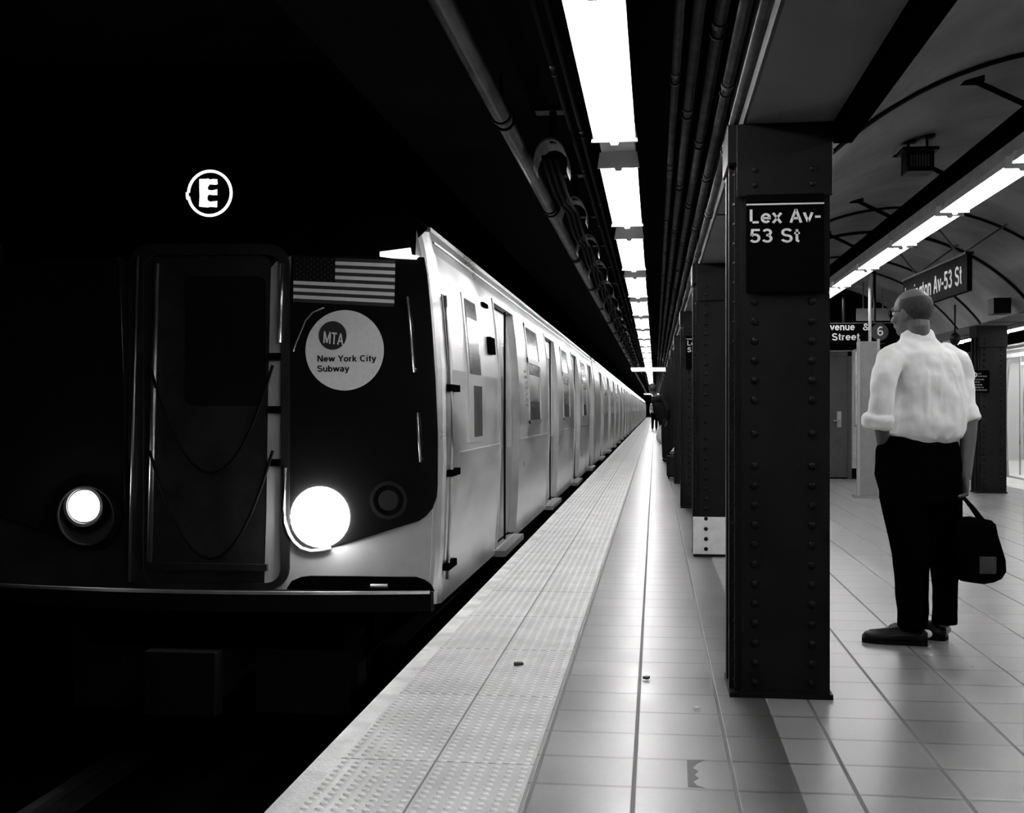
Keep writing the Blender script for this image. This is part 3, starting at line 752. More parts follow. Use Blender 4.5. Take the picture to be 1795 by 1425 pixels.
        b = B(); pan(1.035, 1.62, a_ + f, c__ - f, -.001, .006); pan(1.675, 1.99, a_ + f, c__ - f, -.001, .006); b.build('pane', M['glass'], wf)
    b = B()
    for i in range(7): z = 1.18 + i * .055; b.box(sx(z) - .002, DOORS[0] + DW + .62, z, sx(z) + .005, DOORS[0] + DW + .80, z + .022)
    b.build('vent_louvre', M['stainless_dull'], e)
    b = B()
    for i, d in enumerate(DOORS[:3]): z = .62; b.cyl((sx(z) - .01, d + DW + .55, z), (sx(z) + .004, d + DW + .55, z), .03, n=12)
    b.build('rivet_plate', M['stainless_dull'], e)
    # running gear
    for ty in (y0 + 2.6, y1 - 2.6):
        b = B()
        for s in (-1, 1):
            for yy in (ty - 1.05, ty + 1.05): b.cyl((XC + s * .72 - .06, yy, -.67), (XC + s * .72 + .06, yy, -.67), .43, n=24)
            b.box(XC + s * .95 - .07, ty - 1.5, -.78, XC + s * .95 + .07, ty + 1.5, -.5)
        b.box(XC - .9, ty - .2, -.7, XC + .9, ty + .2, -.35); b.box(XC - .5, ty - .3, -.4, XC + .5, ty + .3, -.175)
        for yy in (ty - 1.05, ty + 1.05): b.cyl((XC - .8, yy, -.67), (XC + .8, yy, -.67), .07)
        b.build('wheel_truck', M['blackmetal'], e)
    b = B(); b.box(XC - 1.1, y0 + 5.5, -.8, XC + 1.1, y1 - 5.5, -.18); b.build('underfloor_box', M['blackmetal'], e, bevel=.03)
    return e, full
car, full = make_car(True)
car['label'] = 'leading stainless subway car with black front and lit round E'; car['group'] = 'cars of the arriving train'
mid, _ = make_car(False)
b = B(); b.prism([(x, YF + .03, z) for x, z in full], (0, .02, 0)); b.build('end_wall', M['stainless_dull'], mid)
b = B(); b.box(XC - .45, YF - .12, -.1, XC + .45, YF + .03, 2.1); b.build('gangway', M['rubber'], mid)
mid.location.y = YF + PITCH; mid['group'] = 'cars of the arriving train'; mid['label'] = 'second stainless car, coupled behind the leading one'
for k in range(2, 9):
    dup(mid, (XC, YF + PITCH * k, -1.1), ('%s car of the arriving train' % ORD[k]) if k < 4 else 'distant car in the far tail of the arriving train')
# ---- cab front of the leading car
def fp(px, py, dy=0.): return P(px, py, Y=YF - dy)
def mir(v): return Vector((2 * XC - v.x, v.y, v.z))
b = B(); b.prism([(XC + (x - XC) * .945, YF + .0, z) for x, z in full], (0, .06, 0)); b.build('front_bulkhead', M['black'], car)
# stainless surround (right; left in steel darkened as shade)
outer = [(464, 1036), (468, 900), (471, 700), (476, 470), (486, 458), (505, 452), (512, 448), (752, 455)]
edge = [Vector((sx(z), YF, z)) for z in (2.24, 2.10, 1.95, 1.8, 1.4, .86, .3, .05)]
def side_plate(fn, name, m):
    b = B(); pts = [fn(fp(*q)) for q in outer[:-1]] + [fn(Vector((p.x - .05 if i == 0 else p.x - .0, p.y, p.z))) for i, p in enumerate([fp(743, 452)])] + [fn(p - Vector((.07, 0, 0))) for p in edge]
    pts = [p + Vector((0, -.0, 0)) for p in pts]
    b.prism(pts, (0, -.012, 0)); return b.build(name, m, car)
side_plate(lambda v: v, 'front_panel', M['front_satin'])
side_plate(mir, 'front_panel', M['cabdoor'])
mask_px = [(512, 446), (744, 451), (750, 480), (757, 560), (764, 660), (768, 760), (768, 850), (766, 872), (759, 891), (748, 904), (735, 913), (715, 919), (660, 936), (600, 954), (565, 963), (545, 965), (528, 961), (515, 950), (506, 935), (500, 915), (498, 890), (499, 820), (501, 720), (506, 560), (510, 480)]
for fn in (lambda v: v, mir):
    b = B(); b.prism([fn(fp(x_, y_, .012)) for x_, y_ in mask_px], (0, -.012, 0)); mk = b.build('front_mask', M['maskglass'], car, bevel=.004)
    tag(mk, 'glossy black front mask')
    b = B(); pts = [fn(fp(x_, y_, .028)) for x_, y_ in ((500, 820), (498, 890), (500, 915), (506, 935), (515, 950), (528, 961), (545, 966), (565, 964), (580, 960))]
    b.tube(pts, .011, n=8); b.build('mask_rim', M['white_enamel'] if fn(Vector((0, 0, 0))).x == 0 else M['blackmetal'], mk, smooth=True)  # right rim coloured as steel lit by the headlight, left one as unlit
# black upper bonnet above the masks
b = B(); bon = [Vector((p[0], YF, p[1])) for p in full if p[1] >= 2.24]
b.prism([p + Vector((0, -.0, 0)) for p in bon] + [Vector((2 * XC + 1.53, YF, 2.1)), Vector((-1.53, YF, 2.1))], (0, -.01, 0)); b.build('bonnet', M['black'], car)
# cab door
def rr(l, t_, r, bt, rad, dy, n=6):
    pts = []
    for (cx_, cy_, a0) in ((r - rad, t_ + rad, -90), (r - rad, bt - rad, 0), (l + rad, bt - rad, 90), (l + rad, t_ + rad, 180)):
        for i in range(n + 1): a = math.radians(a0 + 90 * i / n); pts.append(fp(cx_ + rad * math.cos(a), cy_ + rad * math.sin(a), dy))
    return pts
b = B(); o_ = rr(225, 427, 507, 1034, 38, .03); i_ = rr(250, 446, 492, 1022, 26, .03)
V0 = [b.bm.verts.new(p) for p in o_]; V1 = [b.bm.verts.new(p) for p in i_]; V2 = [b.bm.verts.new(p + Vector((0, .06, 0))) for p in o_]; V3 = [b.bm.verts.new(p + Vector((0, .06, 0))) for p in i_]
n = len(V0)
for i in range(n):
    j = (i + 1) % n; b.face([V0[i], V0[j], V1[j], V1[i]]); b.face([V0[i], V2[i], V2[j], V0[j]]); b.face([V1[i], V1[j], V3[j], V3[i]])
b.build('cab_door_frame', M['cabdoor'], car)
b = B(); b.prism(rr(252, 448, 478, 1020, 24, -.0), (0, -.01, 0)); cd = b.build('cab_door', M['cabdoor'], car)
b = B(); b.prism(rr(326, 484, 466, 710, 16, .012), (0, -.006, 0)); b.build('pane', M['maskglass'], cd)
b = B(); a0_ = fp(285, 990, .02); a1_ = fp(470, 1000, .02); b.box(a0_.x, YF - .05, a1_.z, a1_.x, YF - .02, a1_.z + .04); b.build('kick_plate', M['cabdoor'], cd)
# hinge-side posts
for (px, ya_, yb_, wd, m) in ((275, 462, 985, 9, M['stainless_dull']), (241, 448, 1020, 5, M['stainless_dull']), (494, 462, 600, 7, M['stainless'])):
    b = B(); t0 = fp(px, ya_, .045); t1 = fp(px - (yb_ - ya_) * .025, yb_, .045); b.cyl(t0, t1, wd / 281 / 2, n=10); b.build('door_post', m, car, smooth=True)
for yy in (625, 718, 811):
    b = B(); q = fp(485, yy, .03); b.box(q.x - .05, YF - .05, q.z - .022, q.x + .03, YF - .01, q.z + .022); b.build('hinge', M['black'], car, bevel=.004)
b = B()
for s in (0, 1):
    pts = []
    for i in range(13):
        t = i / 12; x_ = 262 + (478 - 262) * t; y_ = (790, 640)[s] + 190 * (1 - (2 * t - 1) ** 2) - (0 if s else 0)
        pts.append(fp(x_, y_, .07))
    b.tube(pts, .010, n=8)
b.build('safety_chain', M['rubber'], car, smooth=True)
# flag decal
def lerpq(u, v):   # u across, v down
    L_ = Vector((515, 449)).lerp(Vector((514, 529)), v); R_ = Vector((693, 456)).lerp(Vector((691, 538)), v); q = L_.lerp(R_, u); return fp(q.x, q.y, .0255)
b = B()
def fq(u0, v0, u1, v1, mi, dy=0):
    b.mi = mi; b.prism([lerpq(u0, v0) + Vector((0, dy, 0)), lerpq(u0, v1) + Vector((0, dy, 0)), lerpq(u1, v1) + Vector((0, dy, 0)), lerpq(u1, v0) + Vector((0, dy, 0))], (0, -.001, 0))
for i in range(13):
    u0 = .41 if i < 7 else 0; fq(u0, i / 13, 1, (i + 1) / 13, i % 2)
fq(0, 0, .41, 7 / 13, 2)
for r_ in range(9):
    for q_ in range(6 if r_ % 2 == 0 else 5):
        uu = .41 * ((q_ + .5 + (0 if r_ % 2 == 0 else .5)) / 6.0); vv = 7 / 13 * (r_ + .8) / 9.6; c0 = lerpq(uu, vv); b.mi = 0; b.disc(c0 + Vector((0, -.001, 0)), .006, .0008, n=5)
b.build('flag_decal', [M['flag_dark'], M['flag_light'], M['flag_canton']], car)
# round decal
c0 = fp(604, 614, .025); b = B(); b.disc(c0, .246, .0015, n=64); rd = b.build('round_decal', M['decal'], car)
c1 = fp(583, 588, .0275); b = B(); b.disc(c1, .088, .001, n=32); b.build('emblem_disc', M['decal_dark'], rd)
text('emblem_lettering', 'MTA', fp(566, 601, .0295), (1, 0, -.12), (.06, 0, 1), .072, M['decal'], rd, sx=.75, depth=.0006)
text('lettering', 'New York City', fp(556, 634, .0275), (1, 0, 0), (0, 0, 1), .038, M['decal_dark'], rd, sx=1.26, depth=.0006, weight=1.25)
text('lettering', 'Subway', fp(556, 651.5, .0275), (1, 0, 0), (0, 0, 1), .038, M['decal_dark'], rd, sx=1.26, depth=.0006, weight=1.25)
# route indicator
c0 = fp(368, 339, .012); b = B()
rng = random.Random(5); n = 30; V = []
b.ring(c0, .138, .017, t=.006, n=36, a0=PI * 1.04, a1=PI * 2.98)
b.ring(c0 + Vector((-.008, 0, 0)), .138, .017, t=.006, n=4, a0=PI * .98, a1=PI * 1.08)
b.build('route_ring', M['led'], car)
b = B(); ex = [(350, 314), (362, 314), (365, 313), (369, 315), (374, 314), (381, 314.5), (381.5, 323), (377, 324), (368, 323), (364, 328), (365, 333), (372, 334), (381, 332), (381, 342), (374, 342), (366, 341), (363.5, 345), (364, 351), (369, 354), (375, 353), (381, 352.5), (380.5, 363.5), (370, 362.5), (364, 363.5), (356, 363), (349.5, 362), (350.5, 345), (350, 330)]
b.prism([fp(x_, y_, .012) for x_, y_ in ex], (0, -.006, 0)); b.build('route_letter', M['led'], car)
# wipers / rods
for (a_, c__, m) in (((714, 520), (726, 652), M['stainless']), ((731, 723), (737, 810), M['stainless_dull'])):
    b = B(); b.cyl(fp(*a_, .05), fp(*c__, .05), .007, n=8); b.cyl(fp(a_[0], a_[1] + 8, .05), fp(a_[0], a_[1] + 8, .02), .008); b.cyl(fp(c__[0], c__[1] - 5, .05), fp(c__[0], c__[1] - 5, .02), .008); b.build('wiper_arm', m, car, smooth=True)
b = B(); b.prism([fp(667, 442, .02), fp(720, 435, .02), fp(722, 447, .02), fp(735, 449, .02), (fp(730, 455, .02)), fp(690, 453, .02), fp(667, 450, .02)], (0, -.02, 0)); b.build('mask_glint', M['dim_glow'], car)  # glowing shape stands in for a lamp reflection on the mask top
b = B(); b.tube([fp(x_, y_, .03) for x_, y_ in ((514, 616), (519, 600), (528, 580), (535, 562), (548, 547), (568, 539))], .005, n=6); b.build('thin_wire', M['stainless_dull'], car, smooth=True)  # thin pale wire curving over the upper left of the mask
# headlights; right lens enlarged, its glow put into the shape
for (px, py, r, rimr) in ((561, 906, .186, .235), (150, 893, .098, .20)):
    c0 = fp(px, py, .03) if px > 300 else fp(148, 887, .03)
    b = B(); b.ell(c0, (r, .085, r), u=28, v=14); hl = b.build('headlight', M['head'], car, smooth=True)
    b = B()
    if px > 300: b.ring(c0 + Vector((0, .025, 0)), .212, .012, t=.004, n=40)
    else: b.ring(c0 + Vector((.02, .01, -.06)), .185, .008, t=.04, n=40); b.ring(c0 + Vector((.0, .01, -.0)), .12, .02, t=.03, n=40)
    b.build('bezel', M['blackmetal'], hl)
c0 = fp(681, 877, .025); b = B(); b.disc(c0, .062, .012); b.build('tail_lamp', M['lens'], car)
b = B(); b.ring(c0, .105, .022, t=.010); b.build('tail_lamp_ring', mat('lamp ring', .012, .35, spec=.3), car)
# bottom notch, anticlimber, coupler
b = B(); b.prism([fp(x_, y_, .014) for x_, y_ in ((503, 1032), (512, 1018), (528, 1011), (545, 1009), (730, 1011), (745, 1016), (756, 1024), (762, 1036))], (0, -.012, 0)); b.build('step_recess', M['black'], car)
b = B(); b.cyl(fp(650, 1028, .03), fp(680, 1028, .03), .018); b.build('coupler_pin', M['stainless_dull'], car)
b = B(); rings = []
for i in range(17):
    t = i / 16; X_ = XC + 1.44 * (2 * t - 1); y_ = YF - .06 - .16 * (1 - (2 * t - 1) ** 2)
    rings.append([Vector((X_, y_, .035)), Vector((X_, y_ - .012, .028)), Vector((X_, y_ - .012, -.07)), Vector((X_, y_, -.08)), Vector((X_, YF + .05, -.08)), Vector((X_, YF + .05, .035))])
b.loft(rings); b.build('anticlimber', M['rubber'], car, bevel=.003)
b = B(); rings = []
for i in range(17):
    t = i / 16; X_ = XC + 1.43 * (2 * t - 1); y_ = YF - .062 - .16 * (1 - (2 * t - 1) ** 2)
    rings.append([Vector((X_, y_ - .012, .052)), Vector((X_, y_ - .02, .036)), Vector((X_, y_, .034)), Vector((X_, y_ + .02, .052))])
b.loft(rings); b.build('sill_strip', M['stainless_dull'], car)
b = B(); b.box(XC - .16, YF - .35, -.62, XC + .16, YF + .6, -.36); b.box(XC - .22, YF - .42, -.66, XC + .22, YF - .3, -.28)
for s in (-1, 1): b.box(XC + s * .9 - .05, YF + .1, -.6, XC + s * .9 + .05, YF + .3, -.1); b.box(XC + s * .6 - .3, YF + .05, -.75, XC + s * .6 + .3, YF + .09, -.35)
b.build('coupler', M['rubber'], car, bevel=.01)
# corner grab iron with brackets, side of the cab
gx = lambda z: sx(z) + .02
b = B(); b.tube([(gx(z), YF + .10, z) for z in (.1, .5, .9, 1.4, 1.7, 1.85)], .012, n=8); gi = b.build('grab_iron', M['stainless'], car, smooth=True)
for py in (680, 829, 993):
    z = P(777, py, Y=YF + .1).z; b = B(); b.box(sx(z) - .01, YF + .06, z - .022, sx(z) + .035, YF + .36, z + .022); b.build('bracket', M['black'], gi, bevel=.004)
b = B(); zz = (1.28, 1.5, 1.7, 1.86); b.loft([[Vector((sx(z) + .004, YF + .08, z)), Vector((sx(z) + .004, YF + .24, z)), Vector((sx(z) - .004, YF + .24, z)), Vector((sx(z) - .004, YF + .08, z))] for z in zz]); b.build('corner_slot', M['blackmetal'], car)
def sidebox(px0, py0, px1, py1, th, name, m, par=None, off=.0):
    A_ = P(px0, py0, X=-1.30); B_ = P(px1, py1, X=-1.30); ya, yc = sorted((A_.y, B_.y)); za, zc = B_.z, A_.z
    zs_ = [za + (zc - za) * i / 4 for i in range(5)]
    b = B(); b.loft([[Vector((sx(z) + off, ya, z)), Vector((sx(z) + off, yc, z)), Vector((sx(z) + off + th, yc, z)), Vector((sx(z) + off + th, ya, z))] for z in zs_]); return b.build(name, m, par or car)
cw = sidebox(811, 512, 837, 772, .010, 'cab_side_window', M['stainless'])
sidebox(814, 522, 833, 658, .004, 'pane', M['glass'], cw, .010); sidebox(820, 676, 834, 764, .004, 'pane', M['glass'], cw, .010)
sidebox(851, 590, 859, 622, .03, 'side_handle', M['black']); sidebox(848, 529, 856, 541, .02, 'side_marker', M['black'])
# track
for i, xx in enumerate((-3.5, -2.06)):
    b = B(); b.box(xx - .035, YB, -1.14, xx + .035, YE, -1.10); b.box(xx - .01, YB, -1.23, xx + .01, YE, -1.14); b.box(xx - .07, YB, -1.25, xx + .07, YE, -1.235)
    tag(b.build('running_rail', M['rail'], o=(xx, 0, -1.25)), ['running rail on the wall side of the train track', 'running rail on the platform side of the train track'][i], 'rail', 'running rails')

# ------------------------------------------------------------------ standing train on the far side
fc, _ = make_car(False, open_doors=True)
fc.name = 'subway_car'; fc['label'] = 'standing car with open bright doorway at the right edge of the view'; fc['group'] = 'cars of the standing train'
m2 = B(); x0 = XC * 2 + 1.34
m2.box(x0, YF + .1, .0, x0 + .02, YF + CARL - .1, 2.2); m2.box(x0, YF + .1, -.03, -1.39, YF + CARL - .1, .0); m2.box(x0, YF + .1, 2.2, -1.45, YF + CARL - .1, 2.22); m2.box(x0, YF + .12, 0, -1.45, YF + .14, 2.2); m2.box(x0, YF + CARL - .1, 0, -1.45, YF + CARL - .08, 2.2); m2.build('interior_lining', M['white_enamel'], fc)
m2 = B(); m2.box(XC - .4, YF + .141, .02, XC + .4, YF + .16, 2.0); m2.build('end_door', M['door_steel'], fc)
m2 = B(); m2.box(-1.95, YF + .4, 2.16, -1.8, YF + CARL - .4, 2.19); m2.box(-3.7, YF + .4, 2.16, -3.55, YF + CARL - .4, 2.19); m2.build('ceiling_lamp', M['carlight'], fc)
m2 = B(); m2.box(x0 + .02, YF + .5, .42, x0 + .5, YF + CARL - .5, .48); m2.box(x0 + .02, YF + .5, .48, x0 + .1, YF + CARL - .5, .9); m2.build('bench', M['seat'], fc)
for d in DOORS:
    for s in (-.08, DW + .08):
        m2 = B(); m2.cyl((-1.62, d + s, 0), (-1.62, d + s, 2.2), .016); m2.build('grab_pole', M['stainless'], fc)
    m2 = B()
    for i in range(4): m2.ring(Vector((-2.1, d + .2 + i * .28, 1.75)), .07, .012, t=.012, n=14)
    m2.build('strap_handle', M['stainless'], fc)
# turned round so that its doors face the platform (+X side -> -X side)
FX = 6.02 + (XC * -1 - 1.30)
fc.rotation_euler = (0, 0, PI); fc.location = (FX, 10.6 + CARL, -1.1)
f2 = dup(fc, (FX, 10.6 + CARL * 2 + .3, -1.1), 'car coupled beyond the standing one, hidden behind columns'); 
f3 = dup(fc, (FX, 10.6 - .3, -1.1), 'car of the standing train nearer the camera, beyond the right edge')

# ------------------------------------------------------------------ people
def rem(ob, vox, sm=3, disp=0., dsc=.1):
    r = ob.modifiers.new('remesh', 'REMESH'); r.mode = 'VOXEL'; r.voxel_size = vox; r.use_smooth_shade = True
    s = ob.modifiers.new('smooth', 'SMOOTH'); s.iterations = sm; s.factor = .5
    if disp:
        tx = bpy.data.textures.new('folds', 'CLOUDS'); tx.noise_scale = dsc; tx.noise_depth = 1
        d = ob.modifiers.new('folds', 'DISPLACE'); d.texture = tx; d.strength = disp; d.mid_level = .5; d.texture_coords = 'LOCAL'
    return ob
MX, MY = 1.278, 6.04
def m(px, py, v=0.): return P(px, py, Y=MY + v)
man = empty('person', (MX, MY, 0), 'balding man in white rolled-sleeve shirt and black trousers seen from behind, holding a bag', 'person')
def hand(b, wrist, d, palm_n, side, curl, sc=1.0):
    """wrist point, d = direction of the hand, palm_n = palm normal, side = thumb side"""
    d = Vector(d).normalized(); pn = Vector(palm_n).normalized(); sd = d.cross(pn).normalized() * side
    w = Vector(wrist)
    b.limb([(w - d * .02, .024, .019), (w + d * .015, .029, .017), (w + d * .05, .038, .016), (w + d * .085, .040, .014)], n=12, up=pn)
    for i, (off, L_) in enumerate(((.029, .072), (.010, .080), (-.010, .075), (-.028, .058))):
        p0_ = w + d * (.088 - abs(off - .005) * .25) + sd * off; pts = [(p0_ - d * .02, .0095), (p0_, .0092)]
        dd = d.copy(); ang = curl * (1 + .06 * i)
        for s_ in (.45, .30, .25):
            dd = (dd * math.cos(ang) + pn * math.sin(ang) if True else dd); dd = dd.normalized()
            p0_ = p0_ + dd * L_ * s_; pts.append((p0_, .0085 - .0008 * len(pts) * .3))
            q_ = pn * math.cos(ang) - d * math.sin(ang)
        b.limb(pts, n=8, up=sd)
    t0_ = w + d * .025 + sd * .028; b.limb([(w + d * .015 + sd * .01, .014), (t0_, .0125), (t0_ + (d * .7 + sd * .5 + pn * .5).normalized() * .035, .011), (t0_ + (d * .85 + sd * .2 + pn * .75).normalized() * .064, .009)], n=8, up=pn)
# --- head frame: looks left and away
hyaw = math.radians(48); hc = m(1598, 549, 0.0)
Rz = Matrix.Rotation(hyaw, 3, 'Z') @ Matrix.Rotation(math.radians(-4), 3, 'X')
def hp(x, y, z): return hc + Rz @ (Vector((x, y, z)) * .93)
b = B()
b.ell(hp(0, -.012, .025), (.076, .096, .093), Rz, 24, 18)                    # cranium
b.ell(hp(0, .028, -.035), (.060, .068, .078), Rz, 20, 14)                    # face and jaw
b.ell(hp(0, .062, -.090), (.030, .026, .022), Rz)                           # chin
b.limb([(hp(0, .090, .012), .008), (hp(0, .104, -.012), .010), (hp(0, .112, -.030), .013)], n=8)   # nose
b.ell(hp(0, .088, .030), (.045, .018, .012), Rz)                            # brow
b.ell(hp(0, .090, -.060), (.024, .012, .010), Rz)                            # mouth
for s in (-1, 1):
    b.ell(hp(s * .078, -.002, -.010), (.010, .020, .033), Rz @ Matrix.Rotation(-.25 * s, 3, 'Z'))
    b.ell(hp(s * .044, .066, -.030), (.022, .022, .024), Rz)
neck0 = m(1611, 612, .03)
b.limb([(neck0 + Vector((0, 0, -.06)), .075, .07), (neck0, .060, .062), (hp(0, -.03, -.06), .056, .062), (hp(0, -.02, -.0), .055, .06)], n=16, up=(0, 1, 0))
# arms (skin) : upper arms inside the sleeves keep the body one surface
shL = m(1553, 625, -.10); shR = m(1672, 628, .10); elL = m(1543, 732, -.15); elR = m(1699, 728, .06); wrL = m(1552, 800, .03); wrR = m(1693, 836, .02)
chest = m(1610, 690, 0)
b.limb([(shL + Vector((.03, .02, -.03)), .03), (elL, .038), (wrL, .030)], n=14, up=(0, 1, 0)); b.limb([(shR + Vector((-.03, 0, -.03)), .03), (elR.lerp(shR, .1), .038), (elR, .042), (elR.lerp(wrR, .35), .040), (wrR, .027)], n=14, up=(0, 1, 0))
b.limb([(shL + Vector((.03, .02, -.03)), .03), (neck0 + Vector((0, 0, -.12)), .05), (shR + Vector((-.03, 0, -.03)), .03)], n=12); b.limb([(neck0 + Vector((0, 0, -.06)), .06), (chest, .12, .09), (m(1610, 790, 0), .13, .09)], n=16, up=(0, 1, 0))
hand(b, wrR, (-.05, -.02, -1), (-1, -.1, 0), 1, .95)
hand(b, wrL, (.35, .45, -.8), (1, .2, 0), -1, .35)
bl = m(1598, 900, 0)
for (hx, kx, axx, v) in ((1585, 1590, 1598, -.05), (1645, 1652, 1655, .09)):
    b.limb([(m(hx, 830, v * .8), .07), (m(kx, 930, v), .05), (m(axx, 1090, v), .035)], n=12, up=(0, 1, 0))
body = b.build('body', M['skin'], man); rem(body, .0042, 2)
# hair
b = B(); n_u, n_v = 40, 24; R_ = []
for j in range(n_v + 1):
    ph = math.radians(-50 + (66 + 50) * j / n_v)    # from nape upward
    ring_ = []
    for i in range(n_u + 1):
        th = math.radians(-200 + 220 * i / n_u)
        ring_.append((th, ph))
    R_.append(ring_)
def hairpt(th, ph, k):
    top = max(0, math.sin(ph))
    return hp(.0 + (.076 + k) * math.cos(ph) * math.cos(th), -.012 + (.096 + k) * math.cos(ph) * math.sin(th), .025 + (.093 + k) * math.sin(ph))
prm = []
for j in range(n_v + 1):
    row = []
    for i in range(n_u + 1):
        th, ph = R_[j][i]; back = max(0., -math.sin(th)); lim = math.radians(36 + 8 * back); ph2 = max(min(ph, lim), math.radians(-14 - 40 * min(1, back * 1.6))); thick = .008 * min(1, (lim - ph2) / .3 + .1)
        row.append((th, ph2, .0015 + thick))
    prm.append(row)
Vo = [[b.bm.verts.new(hairpt(t, p_, k)) for t, p_, k in row] for row in prm]; Vi = [[b.bm.verts.new(hairpt(t, p_, -.004)) for t, p_, k in row] for row in prm]
for A_ in (Vo, Vi):
    for j in range(n_v):
        for i in range(n_u): b.face([A_[j][i], A_[j][i + 1], A_[j + 1][i + 1], A_[j + 1][i]])
for i in range(n_u): b.face([Vo[0][i], Vi[0][i], Vi[0][i + 1], Vo[0][i + 1]]); b.face([Vo[-1][i], Vo[-1][i + 1], Vi[-1][i + 1], Vi[-1][i]])
for j in range(n_v): b.face([Vo[j][0], Vo[j + 1][0], Vi[j + 1][0], Vi[j][0]]); b.face([Vo[j][-1], Vi[j][-1], Vi[j + 1][-1], Vo[j + 1][-1]])
hr = b.build('hair', M['hair'], man, smooth=True)
# glasses
b = B()
for s in (-1, 1):
    pts = [hp(s * .034 + .024 * math.cos(a), .100, .006 + .018 * math.sin(a)) for a in [2 * PI * i / 16 for i in range(17)]]; b.tube(pts, .002, n=6)
    b.tube([hp(s * .058, .100, .012), hp(s * .080, .07, .012), hp(s * .084, .0, .010), hp(s * .082, -.012, -.004)], .0022, n=6)
b.tube([hp(-.010, .102, .010), hp(.010, .102, .010)], .002, n=6)
b.build('glasses', M['blackmetal'], man, smooth=True)
b = B(); [b.ell(hp(s * .032, .082, .006), (.011, .011, .011), u=12, v=8) for s in (-1, 1)]; b.build('eyes', M['letter'], man, smooth=True)
# --- shirt
b = B(); tor = math.radians(26); ud = Vector((math.cos(tor), math.sin(tor), 0)); vd = Vector((-math.sin(tor), math.cos(tor), 0))
def tring(c, rx, ry, n=28, pw=2.4):
    out = []
    for k in range(n):
        a = 2 * PI * k / n; ca, sa = math.cos(a), math.sin(a)
        out.append(c + ud * rx * abs(ca) ** (2 / pw) * (1 if ca > 0 else -1) + vd * ry * abs(sa) ** (2 / pw) * (1 if sa > 0 else -1))
    return out
rows = [(1618, 775, .175, .115), (1620, 764, .192, .135), (1623, 745, .195, .145), (1626, 720, .190, .140), (1626, 690, .188, .135), (1624, 660, .188, .130), (1618, 637, .190, .122), (1613, 620, .178, .11), (1610, 606, .13, .085), (1609, 594, .083, .072), (1608, 582, .070, .070)]
b.loft([tring(m(x_, y_, .01), rx, ry) for x_, y_, rx, ry in rows])
# sleeves
slL = [(m(1580, 626, -.06), .07), (m(1560, 632, -.11), .070), (m(1551, 662, -.16), .062), (m(1546, 700, -.17), .056), (m(1541, 730, -.16), .055)]
slR = [(m(1655, 624, .07), .07), (m(1676, 634, .11), .070), (m(1686, 662, .115), .062), (m(1690, 700, .09), .052), (m(1694, 724, .07), .050)]
for sl in (slL, slR): b.limb(sl, n=16, up=(0, 1, 0))
# rolled cuffs
for (p, d, r) in ((m(1541, 727, -.16), m(1538, 752, -.15), .066), (m(1690, 716, .08), m(1700, 742, .06), .058)):
    b.limb([(p, r * 1.02), (p.lerp(d, .25), r * 1.16), (p.lerp(d, .8), r * 1.16), (d, r * .98)], n=18, up=(0, 1, 0), cap=False)
# collar
b.loft([tring(m(1609, 596, .01), .082, .080), tring(m(1607, 585, .012), .074, .076), tring(m(1605, 578, .015), .066, .068)])
# folds: ridges hanging from the shoulders to the waist
rf = random.Random(11)
def fold(p, q, r): b.limb([(Vector(p), r * .4), (Vector(p).lerp(Vector(q), .5), r), (Vector(q), r * .5)], n=8)
def onback(px, py, k=.009):
    # point on the back of the shirt under a pixel
    q = m(px, py, .01); row = min(rows, key=lambda r: abs(r[1] - py)); uu = (q - m(row[0], py, .01)).dot(ud) / row[2]; uu = max(-.97, min(.97, uu))
    vv = (1 - abs(uu) ** 2.4) ** (1 / 2.4); return m(row[0], py, .01) + ud * uu * row[2] - vd * (row[3] * vv - k)
for (a_, c__, r) in (((1625, 700), (1680, 765), .024), ((1605, 640), (1650, 735), .018), ((1650, 650), (1682, 730), .020), ((1590, 690), (1604, 768), .020), ((1580, 622), (1640, 645), .014), ((1640, 728), (1600, 766), .018), ((1588, 650), (1583, 735), .020), ((1668, 742), (1630, 768), .018), ((1615, 660), (1612, 720), .014)):
    fold(onback(*a_), onback(*c__), r)
sh = b.build('shirt', M['shirt'], man); rem(sh, .006, 6, .024, .10)
# --- trousers
b = B()
b.loft([tring(m(1612, 764, .01), .190, .115), tring(m(1613, 785, .01), .205, .125), tring(m(1613, 815, .01), .215, .135), tring(m(1612, 850, .01), .212, .14), tring(m(1612, 880, .01), .19, .13)])
b.limb([(m(1583, 820, -.04), .115), (m(1583, 870, -.045), .115), (m(1592, 930, -.05), .098), (m(1597, 975, -.04), .090), (m(1598, 1030, -.03), .078), (m(1600, 1070, -.03), .074), (m(1599, 1100, -.03), .070)], n=18, up=(0, 1, 0), cap=False)
b.limb([(m(1640, 820, .07), .12), (m(1648, 870, .08), .110), (m(1652, 930, .09), .09), (m(1655, 975, .10), .076), (m(1657, 1030, .10), .060), (m(1656, 1094, .10), .062)], n=18, up=(0, 1, 0), cap=False)
b.limb([(m(1560, 790, -.03), .07), (m(1556, 830, -.03), .065), (m(1570, 880, -.03), .06)], n=12, up=(0, 1, 0))
rem(b.build('trousers', M['trouser'], man), .008, 3, .008, .1)
